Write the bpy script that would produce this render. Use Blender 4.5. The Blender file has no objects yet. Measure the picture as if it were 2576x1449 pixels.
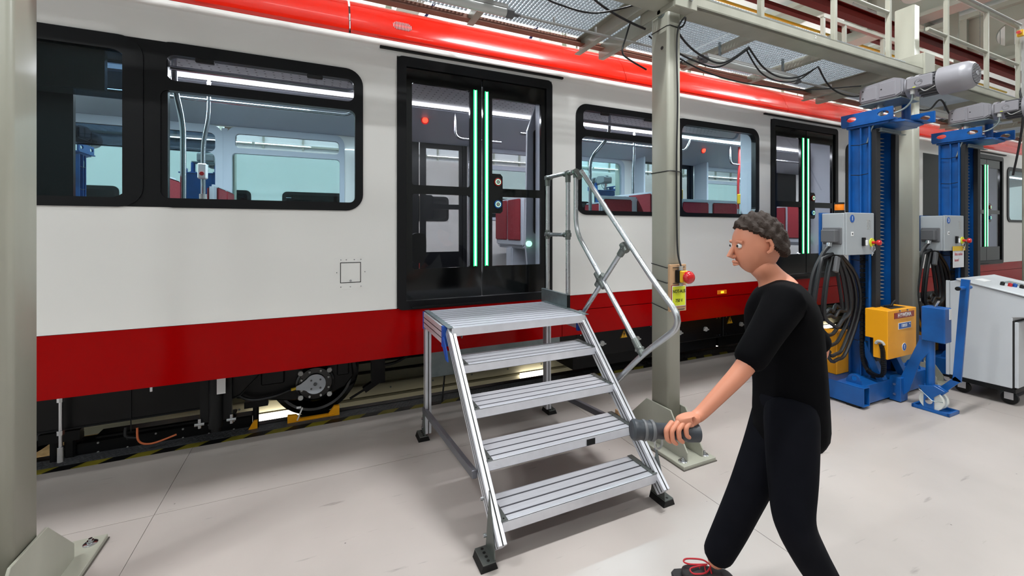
import bpy, bmesh, math, random
from mathutils import Vector, Matrix
from mathutils.geometry import tessellate_polygon
random.seed(7)
S = bpy.context.scene
COL = S.collection
PI = math.pi
# ------------------------------------------------------------------ camera
cam = bpy.data.cameras.new('camera'); camo = bpy.data.objects.new('camera', cam); COL.objects.link(camo)
camo.location = (0, 0, 1.65)
camo.rotation_euler = (math.radians(90), 0, -math.radians(24.7))
cam.sensor_width = 36; cam.lens = 1062 / 2576 * 36
cam.shift_y = -(724.5 - 577.5) / 2576
cam.clip_start = .05; cam.clip_end = 200
S.camera = camo
# ------------------------------------------------------------------ world and light
W = bpy.data.worlds.new('world'); S.world = W; W.use_nodes = True
W.node_tree.nodes['Background'].inputs[0].default_value = (.86, .93, 1, 1)
W.node_tree.nodes['Background'].inputs[1].default_value = .05
S.view_settings.view_transform = 'Standard'; S.view_settings.look = 'None'
S.view_settings.exposure = -.6; S.view_settings.gamma = 1; S.view_settings.use_curve_mapping = False
def area(name, loc, sx, sy, power, col=(.955, .985, 1), rot=(0, 0, 0)):
    l = bpy.data.lights.new(name, 'AREA'); l.shape = 'RECTANGLE'; l.size = sx; l.size_y = sy
    l.energy = power; l.color = col
    o = bpy.data.objects.new(name, l); COL.objects.link(o); o.location = loc; o.rotation_euler = rot
    return o
for i, x in enumerate((-3.6, 3.0, 9.6, 16.2)):
    area('hall_light', (x, -3.2, 6.6), 3.0, .3, 310 if i < 2 else 130)
    area('hall_light', (x, 1.3, 6.6), 1.8, .25, 490 if i < 2 else 220)
    area('hall_light', (x, 8.8, 6.0), 5.8, .5, 480)
    area('hall_light', (x, 13.9, 6.6), 5.8, .5, 480)  # row added to brighten the far wall, without fixtures
    area('ceiling_fill', (x, .6, 5.9), 5.8, .3, 120, rot=(PI, 0, 0))  # added upward fill to brighten the ceiling, no such fixture
    area('ceiling_fill', (x, 10.5, 5.6), 5.8, .3, 700, rot=(PI, 0, 0))  # stronger added fill for the ceiling beyond the train
for x in (-1.2, 1.5, 4.0, 6.6, 9.5): area('car_light', (x, 4.7, 3.02), 2.2, .10, 120, (.93, .96, 1))
area('pit_light', (1.2, 4.95, -.3), 7, .1, 20, (1, .93, .8))

# ------------------------------------------------------------------ materials
def sr(h):
    if isinstance(h, str):
        h = [int(h[i:i+2], 16) / 255 for i in (0, 2, 4)]
    return tuple((c / 12.92 if c <= .04045 else ((c + .055) / 1.055) ** 2.4) for c in h)
def mat(name, col, rough=.5, metal=0, var=0, scale=6, coat=0, emit=None, es=0, bump=0, bscale=40, spec=.5, dirt=None, stretch=(1, 1, 1)):
    m = bpy.data.materials.new(name); m.use_nodes = True
    nt = m.node_tree; b = nt.nodes['Principled BSDF']
    c = sr(col) + (1,)
    b.inputs['Base Color'].default_value = c
    b.inputs['Roughness'].default_value = rough; b.inputs['Metallic'].default_value = metal
    b.inputs['Coat Weight'].default_value = coat; b.inputs['Coat Roughness'].default_value = .04
    b.inputs['Specular IOR Level'].default_value = spec
    if emit is not None:
        b.inputs['Emission Color'].default_value = sr(emit) + (1,); b.inputs['Emission Strength'].default_value = es
    if var or bump:
        tc = nt.nodes.new('ShaderNodeTexCoord'); mp = nt.nodes.new('ShaderNodeMapping')
        mp.inputs['Scale'].default_value = stretch
        nt.links.new(tc.outputs['Object'], mp.inputs[0])
    if var:
        n = nt.nodes.new('ShaderNodeTexNoise'); n.inputs['Scale'].default_value = scale; n.inputs['Detail'].default_value = 6
        r = nt.nodes.new('ShaderNodeMapRange'); r.inputs[1].default_value = .3; r.inputs[2].default_value = .7
        mx = nt.nodes.new('ShaderNodeMix'); mx.data_type = 'RGBA'
        d = sr(dirt) if dirt else tuple(q * (1 - var) for q in c[:3])
        mx.inputs[6].default_value = c; mx.inputs[7].default_value = tuple(d) + (1,)
        nt.links.new(mp.outputs[0], n.inputs['Vector']); nt.links.new(n.outputs[0], r.inputs[0])
        nt.links.new(r.outputs[0], mx.inputs[0]); nt.links.new(mx.outputs[2], b.inputs['Base Color'])
        r2 = nt.nodes.new('ShaderNodeMapRange'); r2.inputs[3].default_value = max(.02, rough * .8); r2.inputs[4].default_value = min(1, rough * 1.25)
        nt.links.new(n.outputs[0], r2.inputs[0]); nt.links.new(r2.outputs[0], b.inputs['Roughness'])
    if bump:
        n = nt.nodes.new('ShaderNodeTexNoise'); n.inputs['Scale'].default_value = bscale; n.inputs['Detail'].default_value = 4
        bp = nt.nodes.new('ShaderNodeBump'); bp.inputs['Strength'].default_value = bump; bp.inputs['Distance'].default_value = .01
        nt.links.new(mp.outputs[0], n.inputs['Vector']); nt.links.new(n.outputs[0], bp.inputs['Height']); nt.links.new(bp.outputs[0], b.inputs['Normal'])
    return m
def glass(name, tint, refl=1.45):
    m = bpy.data.materials.new(name); m.use_nodes = True; nt = m.node_tree
    for n in list(nt.nodes):
        if n.type == 'BSDF_PRINCIPLED': nt.nodes.remove(n)
    t = nt.nodes.new('ShaderNodeBsdfTransparent'); t.inputs[0].default_value = sr(tint) + (1,)
    g = nt.nodes.new('ShaderNodeBsdfGlossy'); g.inputs['Roughness'].default_value = .01
    f = nt.nodes.new('ShaderNodeFresnel'); f.inputs[0].default_value = refl
    x = nt.nodes.new('ShaderNodeMixShader'); o = nt.nodes['Material Output']
    ge = nt.nodes.new('ShaderNodeNewGeometry'); su = nt.nodes.new('ShaderNodeMath'); su.operation = 'SUBTRACT'; su.inputs[0].default_value = 1
    mm = nt.nodes.new('ShaderNodeMath'); mm.operation = 'MULTIPLY'
    nt.links.new(ge.outputs['Backfacing'], su.inputs[1]); nt.links.new(su.outputs[0], mm.inputs[0]); nt.links.new(f.outputs[0], mm.inputs[1])
    nt.links.new(mm.outputs[0], x.inputs[0]); nt.links.new(t.outputs[0], x.inputs[1]); nt.links.new(g.outputs[0], x.inputs[2])
    nt.links.new(x.outputs[0], o.inputs[0])
    return m
def floor_mat():
    m = mat('floor_paint', 'B8AFAA', .36, 0, .10, .9, dirt='A69E99')
    nt = m.node_tree; b = nt.nodes['Principled BSDF']
    src = b.inputs['Base Color'].links[0].from_socket
    tc = nt.nodes.new('ShaderNodeTexCoord')
    # dark specks and rubber scuffs
    v = nt.nodes.new('ShaderNodeTexVoronoi'); v.inputs['Scale'].default_value = 6.5; v.inputs['Randomness'].default_value = 1
    nt.links.new(tc.outputs['Object'], v.inputs['Vector'])
    lt = nt.nodes.new('ShaderNodeMath'); lt.operation = 'LESS_THAN'; lt.inputs[1].default_value = .028
    nt.links.new(v.outputs['Distance'], lt.inputs[0])
    sx = nt.nodes.new('ShaderNodeSeparateColor'); nt.links.new(v.outputs['Color'], sx.inputs[0])
    g = nt.nodes.new('ShaderNodeMath'); g.operation = 'GREATER_THAN'; g.inputs[1].default_value = .72
    nt.links.new(sx.outputs[0], g.inputs[0])
    mu = nt.nodes.new('ShaderNodeMath'); mu.operation = 'MULTIPLY'; nt.links.new(lt.outputs[0], mu.inputs[0]); nt.links.new(g.outputs[0], mu.inputs[1])
    mp = nt.nodes.new('ShaderNodeMapping'); mp.inputs['Scale'].default_value = (1.2, 7, 1); mp.inputs['Rotation'].default_value = (0, 0, .5)
    nt.links.new(tc.outputs['Object'], mp.inputs[0])
    w = nt.nodes.new('ShaderNodeTexNoise'); w.inputs['Scale'].default_value = 3.1; w.inputs['Detail'].default_value = 8
    nt.links.new(mp.outputs[0], w.inputs['Vector'])
    rr = nt.nodes.new('ShaderNodeMapRange'); rr.inputs[1].default_value = .66; rr.inputs[2].default_value = .74; rr.inputs[4].default_value = .35
    nt.links.new(w.outputs[0], rr.inputs[0])
    ad = nt.nodes.new('ShaderNodeMath'); ad.operation = 'MAXIMUM'
    m8 = nt.nodes.new('ShaderNodeMath'); m8.operation = 'MULTIPLY'; m8.inputs[1].default_value = .75; nt.links.new(mu.outputs[0], m8.inputs[0])
    nt.links.new(m8.outputs[0], ad.inputs[0]); nt.links.new(rr.outputs[0], ad.inputs[1])
    mx = nt.nodes.new('ShaderNodeMix'); mx.data_type = 'RGBA'; mx.inputs[7].default_value = sr('4A433C') + (1,)
    nt.links.new(ad.outputs[0], mx.inputs[0]); nt.links.new(src, mx.inputs[6]); nt.links.new(mx.outputs[2], b.inputs['Base Color'])
    return m
M = {}
M['floor'] = floor_mat()
M['joint'] = mat('joint_filler', '5A554E', .8)
M['checker'] = mat('checker_plate', '5A5B5E', .45, .25, .3, 8)
M['black'] = mat('black_rubber', '0B0C0D', .5, spec=.3)
M['blackg'] = mat('black_gloss', '070809', .10, 0, spec=.45)
M['underframe'] = mat('underframe_black', '060607', .4, 0, .3, 9, spec=.25)
M['yellowstripe'] = mat('faded_yellow', '8A7F22', .6, 0, .35, 9)
M['white'] = mat('train_white', 'EDECE9', .2, 0, coat=.4)
M['red'] = mat('train_red', '9E0002', .14, 0, spec=.10)
M['roofred'] = mat('fascia_red', 'E01A03', .16, 0, coat=.5)
M['frame'] = mat('window_rubber', '0D0E11', .34, spec=.3)
M['interior'] = mat('interior_grey', 'BAC0CC', .5)
M['ceilpan'] = mat('ceiling_panel', 'C0C0C4', .5)
M['strip'] = mat('light_strip', 'FFFFFF', .5, emit='FFFFFF', es=7)
M['greenglow'] = mat('green_glow', '10A050', .4, emit='10B860', es=5)  # scattered glow beside the white LED strip, as an emissive colour
M['whiteled'] = mat('mint_led', 'FFFFFF', .4, emit='D8FFF0', es=4)
M['redlamp'] = mat('red_lamp', 'FF3020', .4, emit='FF4A30', es=5)
M['whitelamp'] = mat('white_lamp', 'FFFFFF', .4, emit='FFF4E0', es=8)
M['amberlamp'] = mat('amber_lamp', 'FF9A20', .4, emit='FFA020', es=4)
M['greenlamp'] = mat('green_lamp', 'C0FFD8', .4, emit='B0FFD0', es=4)
M['glass'] = glass('window_glass', 'DDEBEE', 1.4)
M['doorglass'] = glass('door_glass', 'DCDDE0', 1.4)
M['darkglass'] = glass('dark_glass', '7A8694', 1.45)
M['chrome'] = mat('brushed_steel', 'C4C6CA', .22, 1)
M['seat'] = mat('seat_red', '8E1B2A', .7, 0, .15, 60)
M['seatshell'] = mat('seat_shell', 'B9BEC6', .4)
M['alu'] = mat('aluminium', 'DCDDE4', .36, .45, .1, 14, stretch=(1, 6, 1))
M['aludark'] = mat('aluminium_groove', '6C6C72', .5, .5)
M['alutube'] = mat('aluminium_tube', 'BEC1C4', .28, .85, .1, 20)
M['clamp'] = mat('cast_clamp', '6E7370', .4, .7)
M['galv'] = mat('galvanised', '8E9A9C', .42, .7, .2, 12)
M['bluecap'] = mat('blue_cap', '1A4FA8', .4)
M['beige'] = mat('beige_paint', 'A9A99C', .4, 0, .08, 3, dirt='98978A', stretch=(1, 1, .3))
M['brown'] = mat('primer_brown', '8E5E4C', .6, 0, .15, 5)
M['grating'] = mat('grating_steel', 'BEC5CB', .38, .45)
M['wood'] = mat('plywood', 'C9A27C', .6, 0, .2, 12, stretch=(1, 1, .15))
M['yellowsign'] = mat('yellow_sign', 'D6DE2E', .5)
M['ink'] = mat('ink', '10100E', .6)
M['redline'] = mat('red_line', 'A02020', .5)
M['redbtn'] = mat('red_button', 'C01218', .22, coat=.5)
M['yellowbox'] = mat('yellow_plastic', 'E0B020', .4)
M['cable'] = mat('black_cable', '16171A', .45)
M['greyplastic'] = mat('grey_plastic', 'A8A8A6', .45)
M['jackblue'] = mat('jack_blue', '0C5AA6', .36, 0, .12, 5, dirt='0A4684')
M['jackyellow'] = mat('jack_yellow', 'EBA00E', .35, 0, .06, 4)
M['rail'] = mat('dark_rail', '232427', .5, .2, .2, 10, stretch=(1, 1, .1))
M['bellow'] = mat('screw_steel', '8A8276', .4, .4)
M['motor'] = mat('motor_grey', '8F8E94', .35, .1)
M['motordark'] = mat('motor_fins', '5E5F62', .5)
M['boxgrey'] = mat('cabinet_grey', 'A3A8AC', .4)
M['boxwhite'] = mat('console_white', 'C3C7CB', .35, 0, .06, 3)
M['labelblue'] = mat('label_blue', '1C55A4', .4)
M['labelred'] = mat('label_brown', '8C2F20', .4)
M['labelwhite'] = mat('label_white', 'E6E6E6', .5)
M['amber'] = mat('amber_plastic', 'E07A10', .25, emit='C86008', es=.25)
M['nylon'] = mat('nylon_wheel', 'D6D8D2', .35)
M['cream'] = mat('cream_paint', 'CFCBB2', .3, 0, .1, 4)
M['osb'] = mat('chipboard', 'B8935A', .7, 0, .4, 26)
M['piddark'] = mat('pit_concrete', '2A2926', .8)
M['wall'] = mat('hall_wall', 'EDF1F2', .6)
M['wallgrey'] = mat('grey_wall', '8B8D8C', .7)
M['ceil'] = mat('hall_ceiling', 'C8CDC8', .7)
M['truss'] = mat('truss_paint', 'A4A89C', .6)
M['cranered'] = mat('crane_red', '561008', .6, spec=.1)
M['pipeyellow'] = mat('pipe_yellow', 'C8A818', .4)
M['tube'] = mat('lamp_tube', 'C9CCC9', .2, coat=.5)
M['skin'] = mat('skin', 'C98468', .5)
M['hair'] = mat('hair', '2B1D14', .8, bump=.6, bscale=60)
M['shirt'] = mat('black_shirt', '050508', .95, 0, .3, 8, spec=.1)
M['pants'] = mat('dark_trousers', '0D0E15', .9, 0, .2, 10, spec=.1)
M['shoe'] = mat('black_shoe', '1B1416', .6)
M['lace'] = mat('red_lace', 'B01020', .6)
M['tool'] = mat('grey_tool', '34383E', .45)
M['orangewire'] = mat('orange_wire', 'C8683C', .5)
M['warn'] = mat('warning_yellow', 'E0A818', .45)
M['paper'] = mat('paper', 'D8D8DA', .7)
M['redink'] = mat('red_ink', 'B05058', .7)
M['tape'] = mat('yellow_tape', 'D8B020', .5)
M['bluetin'] = mat('navy_paint', '26306E', .5)

# ------------------------------------------------------------------ helpers
def tag(o, label=None, cat=None, group=None, kind=None):
    if label: o['label'] = label
    if cat: o['category'] = cat
    if group: o['group'] = group
    if kind: o['kind'] = kind
    return o
ROOT = {}
def thing(name, label, cat, loc=(0, 0, 0), group=None, kind=None):
    o = bpy.data.objects.new(name, None); COL.objects.link(o); o.location = loc; o.empty_display_size = .1
    return tag(o, label, cat, group, kind)
def worldloc(p):
    v = Vector((0, 0, 0))
    while p is not None: v += p.location; p = p.parent
    return v
def link(name, me, parent=None, loc=None):
    o = bpy.data.objects.new(name, me); COL.objects.link(o)
    if parent is not None: o.parent = parent
    if loc is not None: o.location = loc
    return o
def dup(root, loc, rotz=0, label=None, group=None):
    r = root.copy(); COL.objects.link(r); r.location = loc; r.rotation_euler = (0, 0, rotz)
    if label: r['label'] = label
    if group: r['group'] = group
    def rec(a, b):
        for ch in list(a.children):
            c = ch.copy(); COL.objects.link(c); c.parent = b
            rec(ch, c)
    rec(root, r)
    return r
class B:
    def __init__(s): s.bm = bmesh.new(); s.smooth = set()
    def box(s, x0, x1, y0, y1, z0, z1, R=None, piv=None):
        vs = [s.bm.verts.new(Vector(p)) for p in ((x0,y0,z0),(x1,y0,z0),(x1,y1,z0),(x0,y1,z0),(x0,y0,z1),(x1,y0,z1),(x1,y1,z1),(x0,y1,z1))]
        for f in ((3,2,1,0),(4,5,6,7),(0,1,5,4),(1,2,6,5),(2,3,7,6),(3,0,4,7)): s.bm.faces.new([vs[i] for i in f])
        if R is not None:
            p = Vector(piv) if piv is not None else Vector(((x0+x1)/2,(y0+y1)/2,(z0+z1)/2))
            for v in vs: v.co = R @ (v.co - p) + p
        return s
    def bar(s, a, b, w, h, up=(0,0,1)):
        """box beam from a to b, w across, h along up"""
        a = Vector(a); b = Vector(b); d = (b - a).normalized(); u = Vector(up)
        r = d.cross(u)
        if r.length < 1e-4: r = d.cross(Vector((1,0,0)))
        r.normalize(); u = r.cross(d).normalized()
        vs = []
        for p in (a, b):
            for i, j in ((-1,-1),(1,-1),(1,1),(-1,1)): vs.append(s.bm.verts.new(p + r*(i*w/2) + u*(j*h/2)))
        for f in ((3,2,1,0),(4,5,6,7),(0,1,5,4),(1,2,6,5),(2,3,7,6),(3,0,4,7)): s.bm.faces.new([vs[i] for i in f])
        return s
    def cyl(s, a, b, r, r2=None, n=20, cap=True):
        a = Vector(a); b = Vector(b); r2 = r if r2 is None else r2
        d = (b - a).normalized(); t = d.orthogonal().normalized(); q = d.cross(t)
        A = []; Bv = []
        for i in range(n):
            an = 2*PI*i/n; o = t*math.cos(an) + q*math.sin(an)
            A.append(s.bm.verts.new(a + o*r)); Bv.append(s.bm.verts.new(b + o*r2))
        for i in range(n):
            f = s.bm.faces.new((A[i], A[(i+1)%n], Bv[(i+1)%n], Bv[i])); f.smooth = True
        if cap: s.bm.faces.new(A[::-1]); s.bm.faces.new(Bv)
        return s
    def tube(s, pts, r, n=10, closed=False, cap=True):
        pts = [Vector(p) for p in pts]; N = len(pts); rings = []
        t0 = (pts[1]-pts[0]).normalized(); u = t0.orthogonal().normalized()
        rr = r if isinstance(r, (list, tuple)) else [r]*N
        for i, p in enumerate(pts):
            if closed: t = (pts[(i+1)%N] - pts[i-1])
            elif i == 0: t = pts[1]-pts[0]
            elif i == N-1: t = pts[-1]-pts[-2]
            else: t = (pts[i+1]-pts[i]).normalized() + (pts[i]-pts[i-1]).normalized()
            t.normalize(); u = (u - t*u.dot(t))
            if u.length < 1e-5: u = t.orthogonal()
            u.normalize(); q = t.cross(u)
            rings.append([s.bm.verts.new(p + (u*math.cos(2*PI*k/n) + q*math.sin(2*PI*k/n))*rr[i]) for k in range(n)])
        for i in range(N if closed else N-1):
            a, b = rings[i], rings[(i+1)%N]
            for k in range(n):
                f = s.bm.faces.new((a[k], a[(k+1)%n], b[(k+1)%n], b[k])); f.smooth = True
        if cap and not closed: s.bm.faces.new(rings[0][::-1]); s.bm.faces.new(rings[-1])
        return s
    def prism(s, poly, ax, d0, d1, holes=()):
        """poly in the plane normal to ax ('y': (x,z); 'x': (y,z); 'z': (x,y)), extruded d0..d1"""
        def mk(p, d):
            if ax == 'y': return Vector((p[0], d, p[1]))
            if ax == 'x': return Vector((d, p[0], p[1]))
            return Vector((p[0], p[1], d))
        loops = [list(poly)] + [list(h) for h in holes]
        def area2(l): return sum(l[i-1][0]*l[i][1]-l[i][0]*l[i-1][1] for i in range(len(l)))
        loops = [l if ((area2(l) > 0) == (i == 0)) else l[::-1] for i, l in enumerate(loops)]
        flat = [p for l in loops for p in l]
        tris = tessellate_polygon([[Vector((p[0], p[1], 0)) for p in l] for l in loops])
        v0 = [s.bm.verts.new(mk(p, d0)) for p in flat]; v1 = [s.bm.verts.new(mk(p, d1)) for p in flat]
        for t in tris:
            for vv in (v0, v1):
                try: s.bm.faces.new([vv[i] for i in t])
                except ValueError: pass
        k = 0
        for l in loops:
            n = len(l)
            for i in range(n):
                a, b = k+i, k+(i+1)%n
                try: s.bm.faces.new((v0[a], v0[b], v1[b], v1[a]))
                except ValueError: pass
            k += n
        return s
    def lathe(s, prof, c, d=(0,0,1), n=24):
        """prof: (radius, height) list around axis d through c"""
        c = Vector(c); d = Vector(d).normalized(); t = d.orthogonal().normalized(); q = d.cross(t); rings = []
        for r, h in prof:
            rings.append([s.bm.verts.new(c + d*h + (t*math.cos(2*PI*k/n)+q*math.sin(2*PI*k/n))*max(r, .0005)) for k in range(n)])
        for i in range(len(rings)-1):
            for k in range(n):
                f = s.bm.faces.new((rings[i][k], rings[i][(k+1)%n], rings[i+1][(k+1)%n], rings[i+1][k])); f.smooth = True
        s.bm.faces.new(rings[0][::-1]); s.bm.faces.new(rings[-1])
        return s
    def ball(s, c, r, sc=(1,1,1), n=16):
        m = Matrix.Translation(Vector(c)) @ Matrix.Diagonal((r*sc[0], r*sc[1], r*sc[2], 1))
        g = bmesh.ops.create_uvsphere(s.bm, u_segments=n, v_segments=max(8, n//2), radius=1, matrix=m)
        for v in g['verts']:
            for f in v.link_faces: f.smooth = True
        return s
    def build(s, name, m, parent=None, bevel=0, seg=1, label=None, kind=None):
        bmesh.ops.recalc_face_normals(s.bm, faces=s.bm.faces)
        if bevel:
            es = [e for e in s.bm.edges if len(e.link_faces) == 2 and e.calc_face_angle(0) > .6]
            bmesh.ops.bevel(s.bm, geom=es, offset=bevel, segments=seg, affect='EDGES', clamp_overlap=True)
        me = bpy.data.meshes.new(name)
        L = worldloc(parent)
        if parent is None:
            bb = [v.co for v in s.bm.verts]
            L = Vector(((min(v.x for v in bb)+max(v.x for v in bb))/2, (min(v.y for v in bb)+max(v.y for v in bb))/2, min(v.z for v in bb)))
        bmesh.ops.translate(s.bm, verts=s.bm.verts, vec=-L)
        s.bm.to_mesh(me); s.bm.free()
        if any(p.use_smooth for p in me.polygons): me.set_sharp_from_angle(angle=.75)
        me.materials.append(M[m] if isinstance(m, str) else m)
        o = link(name, me, parent)
        if parent is None: o.location = L
        return tag(o, label, None, None, kind)
def rrect(x0, x1, z0, z1, r, n=6):
    out = []
    for cx, cz, a0 in ((x1-r, z0+r, -90), (x1-r, z1-r, 0), (x0+r, z1-r, 90), (x0+r, z0+r, 180)):
        for i in range(n+1):
            a = math.radians(a0 + 90*i/n); out.append((cx + r*math.cos(a), cz + r*math.sin(a)))
    return out
def rect(x0, x1, z0, z1): return [(x0,z0),(x1,z0),(x1,z1),(x0,z1)]
def circ(cx, cz, r, n=20, rz=None): return [(cx + r*math.cos(2*PI*i/n), cz + (rz or r)*math.sin(2*PI*i/n)) for i in range(n)]
def smoothpath(pts, k=6):
    P = [Vector(p) for p in pts]; out = []
    for i in range(len(P)-1):
        p0 = P[max(i-1,0)]; p1 = P[i]; p2 = P[i+1]; p3 = P[min(i+2, len(P)-1)]
        for j in range(k):
            t = j/k
            out.append(.5*((2*p1) + (-p0+p2)*t + (2*p0-5*p1+4*p2-p3)*t*t + (-p0+3*p1-3*p2+p3)*t**3))
    out.append(P[-1]); return out
def bend(pts, r=.06, k=6):
    """polyline with rounded corners"""
    P = [Vector(p) for p in pts]; out = [P[0]]
    for i in range(1, len(P)-1):
        a = (P[i-1]-P[i]); b = (P[i+1]-P[i]); d = min(r, a.length*.45, b.length*.45)
        A = P[i]+a.normalized()*d; C = P[i]+b.normalized()*d
        for j in range(k+1):
            t = j/k; out.append(A*(1-t)**2 + P[i]*2*t*(1-t) + C*t*t)
    out.append(P[-1]); return out
def text(body, size, loc, rot, m, parent=None, name='lettering', depth=.001, align='CENTER', sx=1):
    cu = bpy.data.curves.new('t', 'FONT'); cu.body = body; cu.size = size; cu.extrude = depth/2
    cu.align_x = align; cu.align_y = 'CENTER'; cu.offset = size*.012
    t = bpy.data.objects.new('t', cu); COL.objects.link(t)
    dg = bpy.context.evaluated_depsgraph_get()
    me = bpy.data.meshes.new_from_object(t.evaluated_get(dg))
    bpy.data.objects.remove(t); bpy.data.curves.remove(cu)
    from mathutils import Euler
    R = Euler(rot).to_matrix().to_4x4()
    L = worldloc(parent)
    me.transform(Matrix.Translation(Vector(loc)-L) @ R @ Matrix.Diagonal((sx, 1, 1, 1)))
    me.materials.clear(); me.materials.append(M[m])
    return link(name, me, parent)
SOUTH = (PI/2, 0, 0)          # text facing the camera side (-Y)
WEST = (PI/2, 0, -PI/2)       # text facing -X

# ================================================================== SETTING
fl = thing('floor', None, None, kind='structure')
del_x = [-6.6, -4.4, -.9, 2.18, 5.6, 9.0, 12.5, 16, 22]
ys = [-5.5, -2.5, .2, 3.08, 3.915]
xs = [-7, -3.9, -.86, 2.185, 5.6, 9.0, 12.5, 16.0, 22]
for j in range(len(ys)-1):
    for i in range(len(xs)-1):
        b = B(); b.box(xs[i]+.0016, xs[i+1]-.0016, ys[j]+.0016, ys[j+1]-.0016, -.12, 0); b.build('concrete_slab', 'floor', fl)
for i in range(len(xs)-1):
    B().box(xs[i]+.0016, xs[i+1]-.0016, 5.75, 16.5, -.12, 0).build('concrete_slab', 'floor', fl)
B().box(-7, 22, -5.5, 3.9, -.25, -.012).build('slab_base', 'joint', fl)
# hazard marking, checker plate and steel edge
st = thing('trim_1', None, None, kind='structure')
b = B(); by = B(); x = -3.0; k = 0
while x < 14:
    (b if k % 2 else by).prism([(x, 3.917), (x+.145, 3.917), (x+.205, 3.985), (x+.06, 3.985)], 'z', -.1, .0015)
    x += .145; k += 1
b.build('black_stripe', 'black', st, kind='stuff'); by.build('yellow_stripe', 'yellowstripe', st, kind='stuff')
b = B().box(-7, 22, 3.987, 4.125, -.1, .001); b.build('checker_sheet', 'checker', st)
b = B(); k = 0
x = -2.4
while x < 6.5:
    for j in range(4):
        y = 4.003 + j*.032; a = .6 if (k+j) % 2 else -.6
        R = Matrix.Rotation(a, 3, 'Z'); b.box(x-.012+(j%2)*.016, x+.012+(j%2)*.016, y-.0025, y+.0025, .001, .0032, R)
    x += .033; k += 1
b.build('tread_ridge', 'checker', st, kind='stuff')
B().box(-7, 22, 4.128, 4.15, -.3, .004).build('edge_angle', 'underframe', st)
# pit
pt = thing('wall_pit', None, None, kind='structure')
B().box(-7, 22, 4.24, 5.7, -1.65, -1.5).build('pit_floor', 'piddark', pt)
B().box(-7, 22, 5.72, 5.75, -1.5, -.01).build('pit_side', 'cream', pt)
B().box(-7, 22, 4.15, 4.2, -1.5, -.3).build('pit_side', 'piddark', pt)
for z0, z1, y in ((-.14, -.03, 5.6), (-.235, -.165, 5.6), (-.44, -.30, 5.58), (-.63, -.475, 5.58), (-.95, -.66, 5.6)):
    bb = B(); bb.box(-7, 22, y, y+.05, z0, z1); bb.box(-7, 22, y-.02, y, z1-.018, z1); bb.build('longitudinal_beam', 'cream', pt)
for x in (-4.2, -.42, 2.9, 6.6, 10.2):
    B().box(x-.22, x+.22, 5.50, 5.555, -.52, -.45).build('pit_lamp', 'whitelamp', pt)
bb = B()
for i in range(20): bb.cyl((-3+i*.55, 5.575, -.37), (-3+i*.55, 5.585, -.37), .012, n=8)
bb.build('bolt', 'galv', pt, kind='stuff')
# rails
for nm, y, lab in (('near', 4.19, 'dark steel running rail under the near wheels, beside the checker plate'), ('far', 5.64, 'dark steel running rail under the far side of the red and white train')):
    b = B(); b.box(-7, 22, y-.033, y+.033, -.04, -.003); b.box(-7, 22, y-.009, y+.009, -.13, -.04); b.box(-7, 22, y-.06, y+.06, -.15, -.13)
    tag(b.build('running_rail', 'rail', None, bevel=.006), lab, 'rail')
b = B()
b.box(-2.9, -1.62, 4.5, 5.4, -.36, -.33); b.box(-2.9, -2.86, 4.5, 5.4, -1.5, -.36); b.box(-1.66, -1.62, 4.5, 5.4, -1.5, -.36)
tag(b.build('chipboard_table', 'osb'), 'brown chipboard panel lying low in the pit under the train at the left', 'board')
# hall shell
B().box(-7, 22, 16.5, 16.7, 0, 9).build('wall_back', 'wall', None, kind='structure')
B().box(22, 22.2, -5.5, 16.5, 0, 9).build('wall_right', 'wall', None, kind='structure')
B().box(-7.2, -7, -5.5, 16.5, 0, 9).build('wall_left', 'wall', None, kind='structure')
B().box(-7, 22, -5.7, -5.5, 0, 9).build('wall_front', 'wallgrey', None, kind='structure')
B().box(-7, 22, -5.5, 16.5, 7.6, 7.8).build('ceiling', 'ceil', None, kind='structure')
# window mullions and bright panels on the far wall
wb = thing('window_1', None, None, (0, 16.4, 0), kind='structure')
for i in range(24):
    x = -6.5 + i*1.2
    B().box(x, x+.06, 16.42, 16.5, 3.2, 7).build('mullion', 'truss', wb)
for z in (3.2, 4.5, 5.8, 7.0): B().box(-6.5, 21.5, 16.4, 16.5, z, z+.07).build('transom', 'truss', wb)
# roof girders with oval openings
tr = thing('trim_2', None, None, kind='structure')
def girder(x):
    b = B(); holes = []
    y = -4.3
    while y < 15.5:
        holes.append(rrect(y, y+1.5, 6.32, 6.92, .29, 8)); y += 2.5
    b.prism(rect(-5.5, 16.5, 6.0, 7.3), 'x', x-.03, x+.03, holes)
    b.box(x-.22, x+.22, -5.5, 16.5, 7.3, 7.42); b.box(x-.22, x+.22, -5.5, 16.5, 5.92, 6.0)
    for k in range(9): b.box(x-.16, x+.16, -5+k*2.5+.2, -5+k*2.5+.26, 6.0, 7.3)
    b.build('roof_girder', 'truss', tr)
for x in (-3.2, 1.6, 6.4, 11.2, 16.0): girder(x)
for y in (-3, 0, 3, 6, 9, 12): B().box(-7, 22, y, y+.12, 7.42, 7.6).build('purlin', 'truss', tr)

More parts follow.
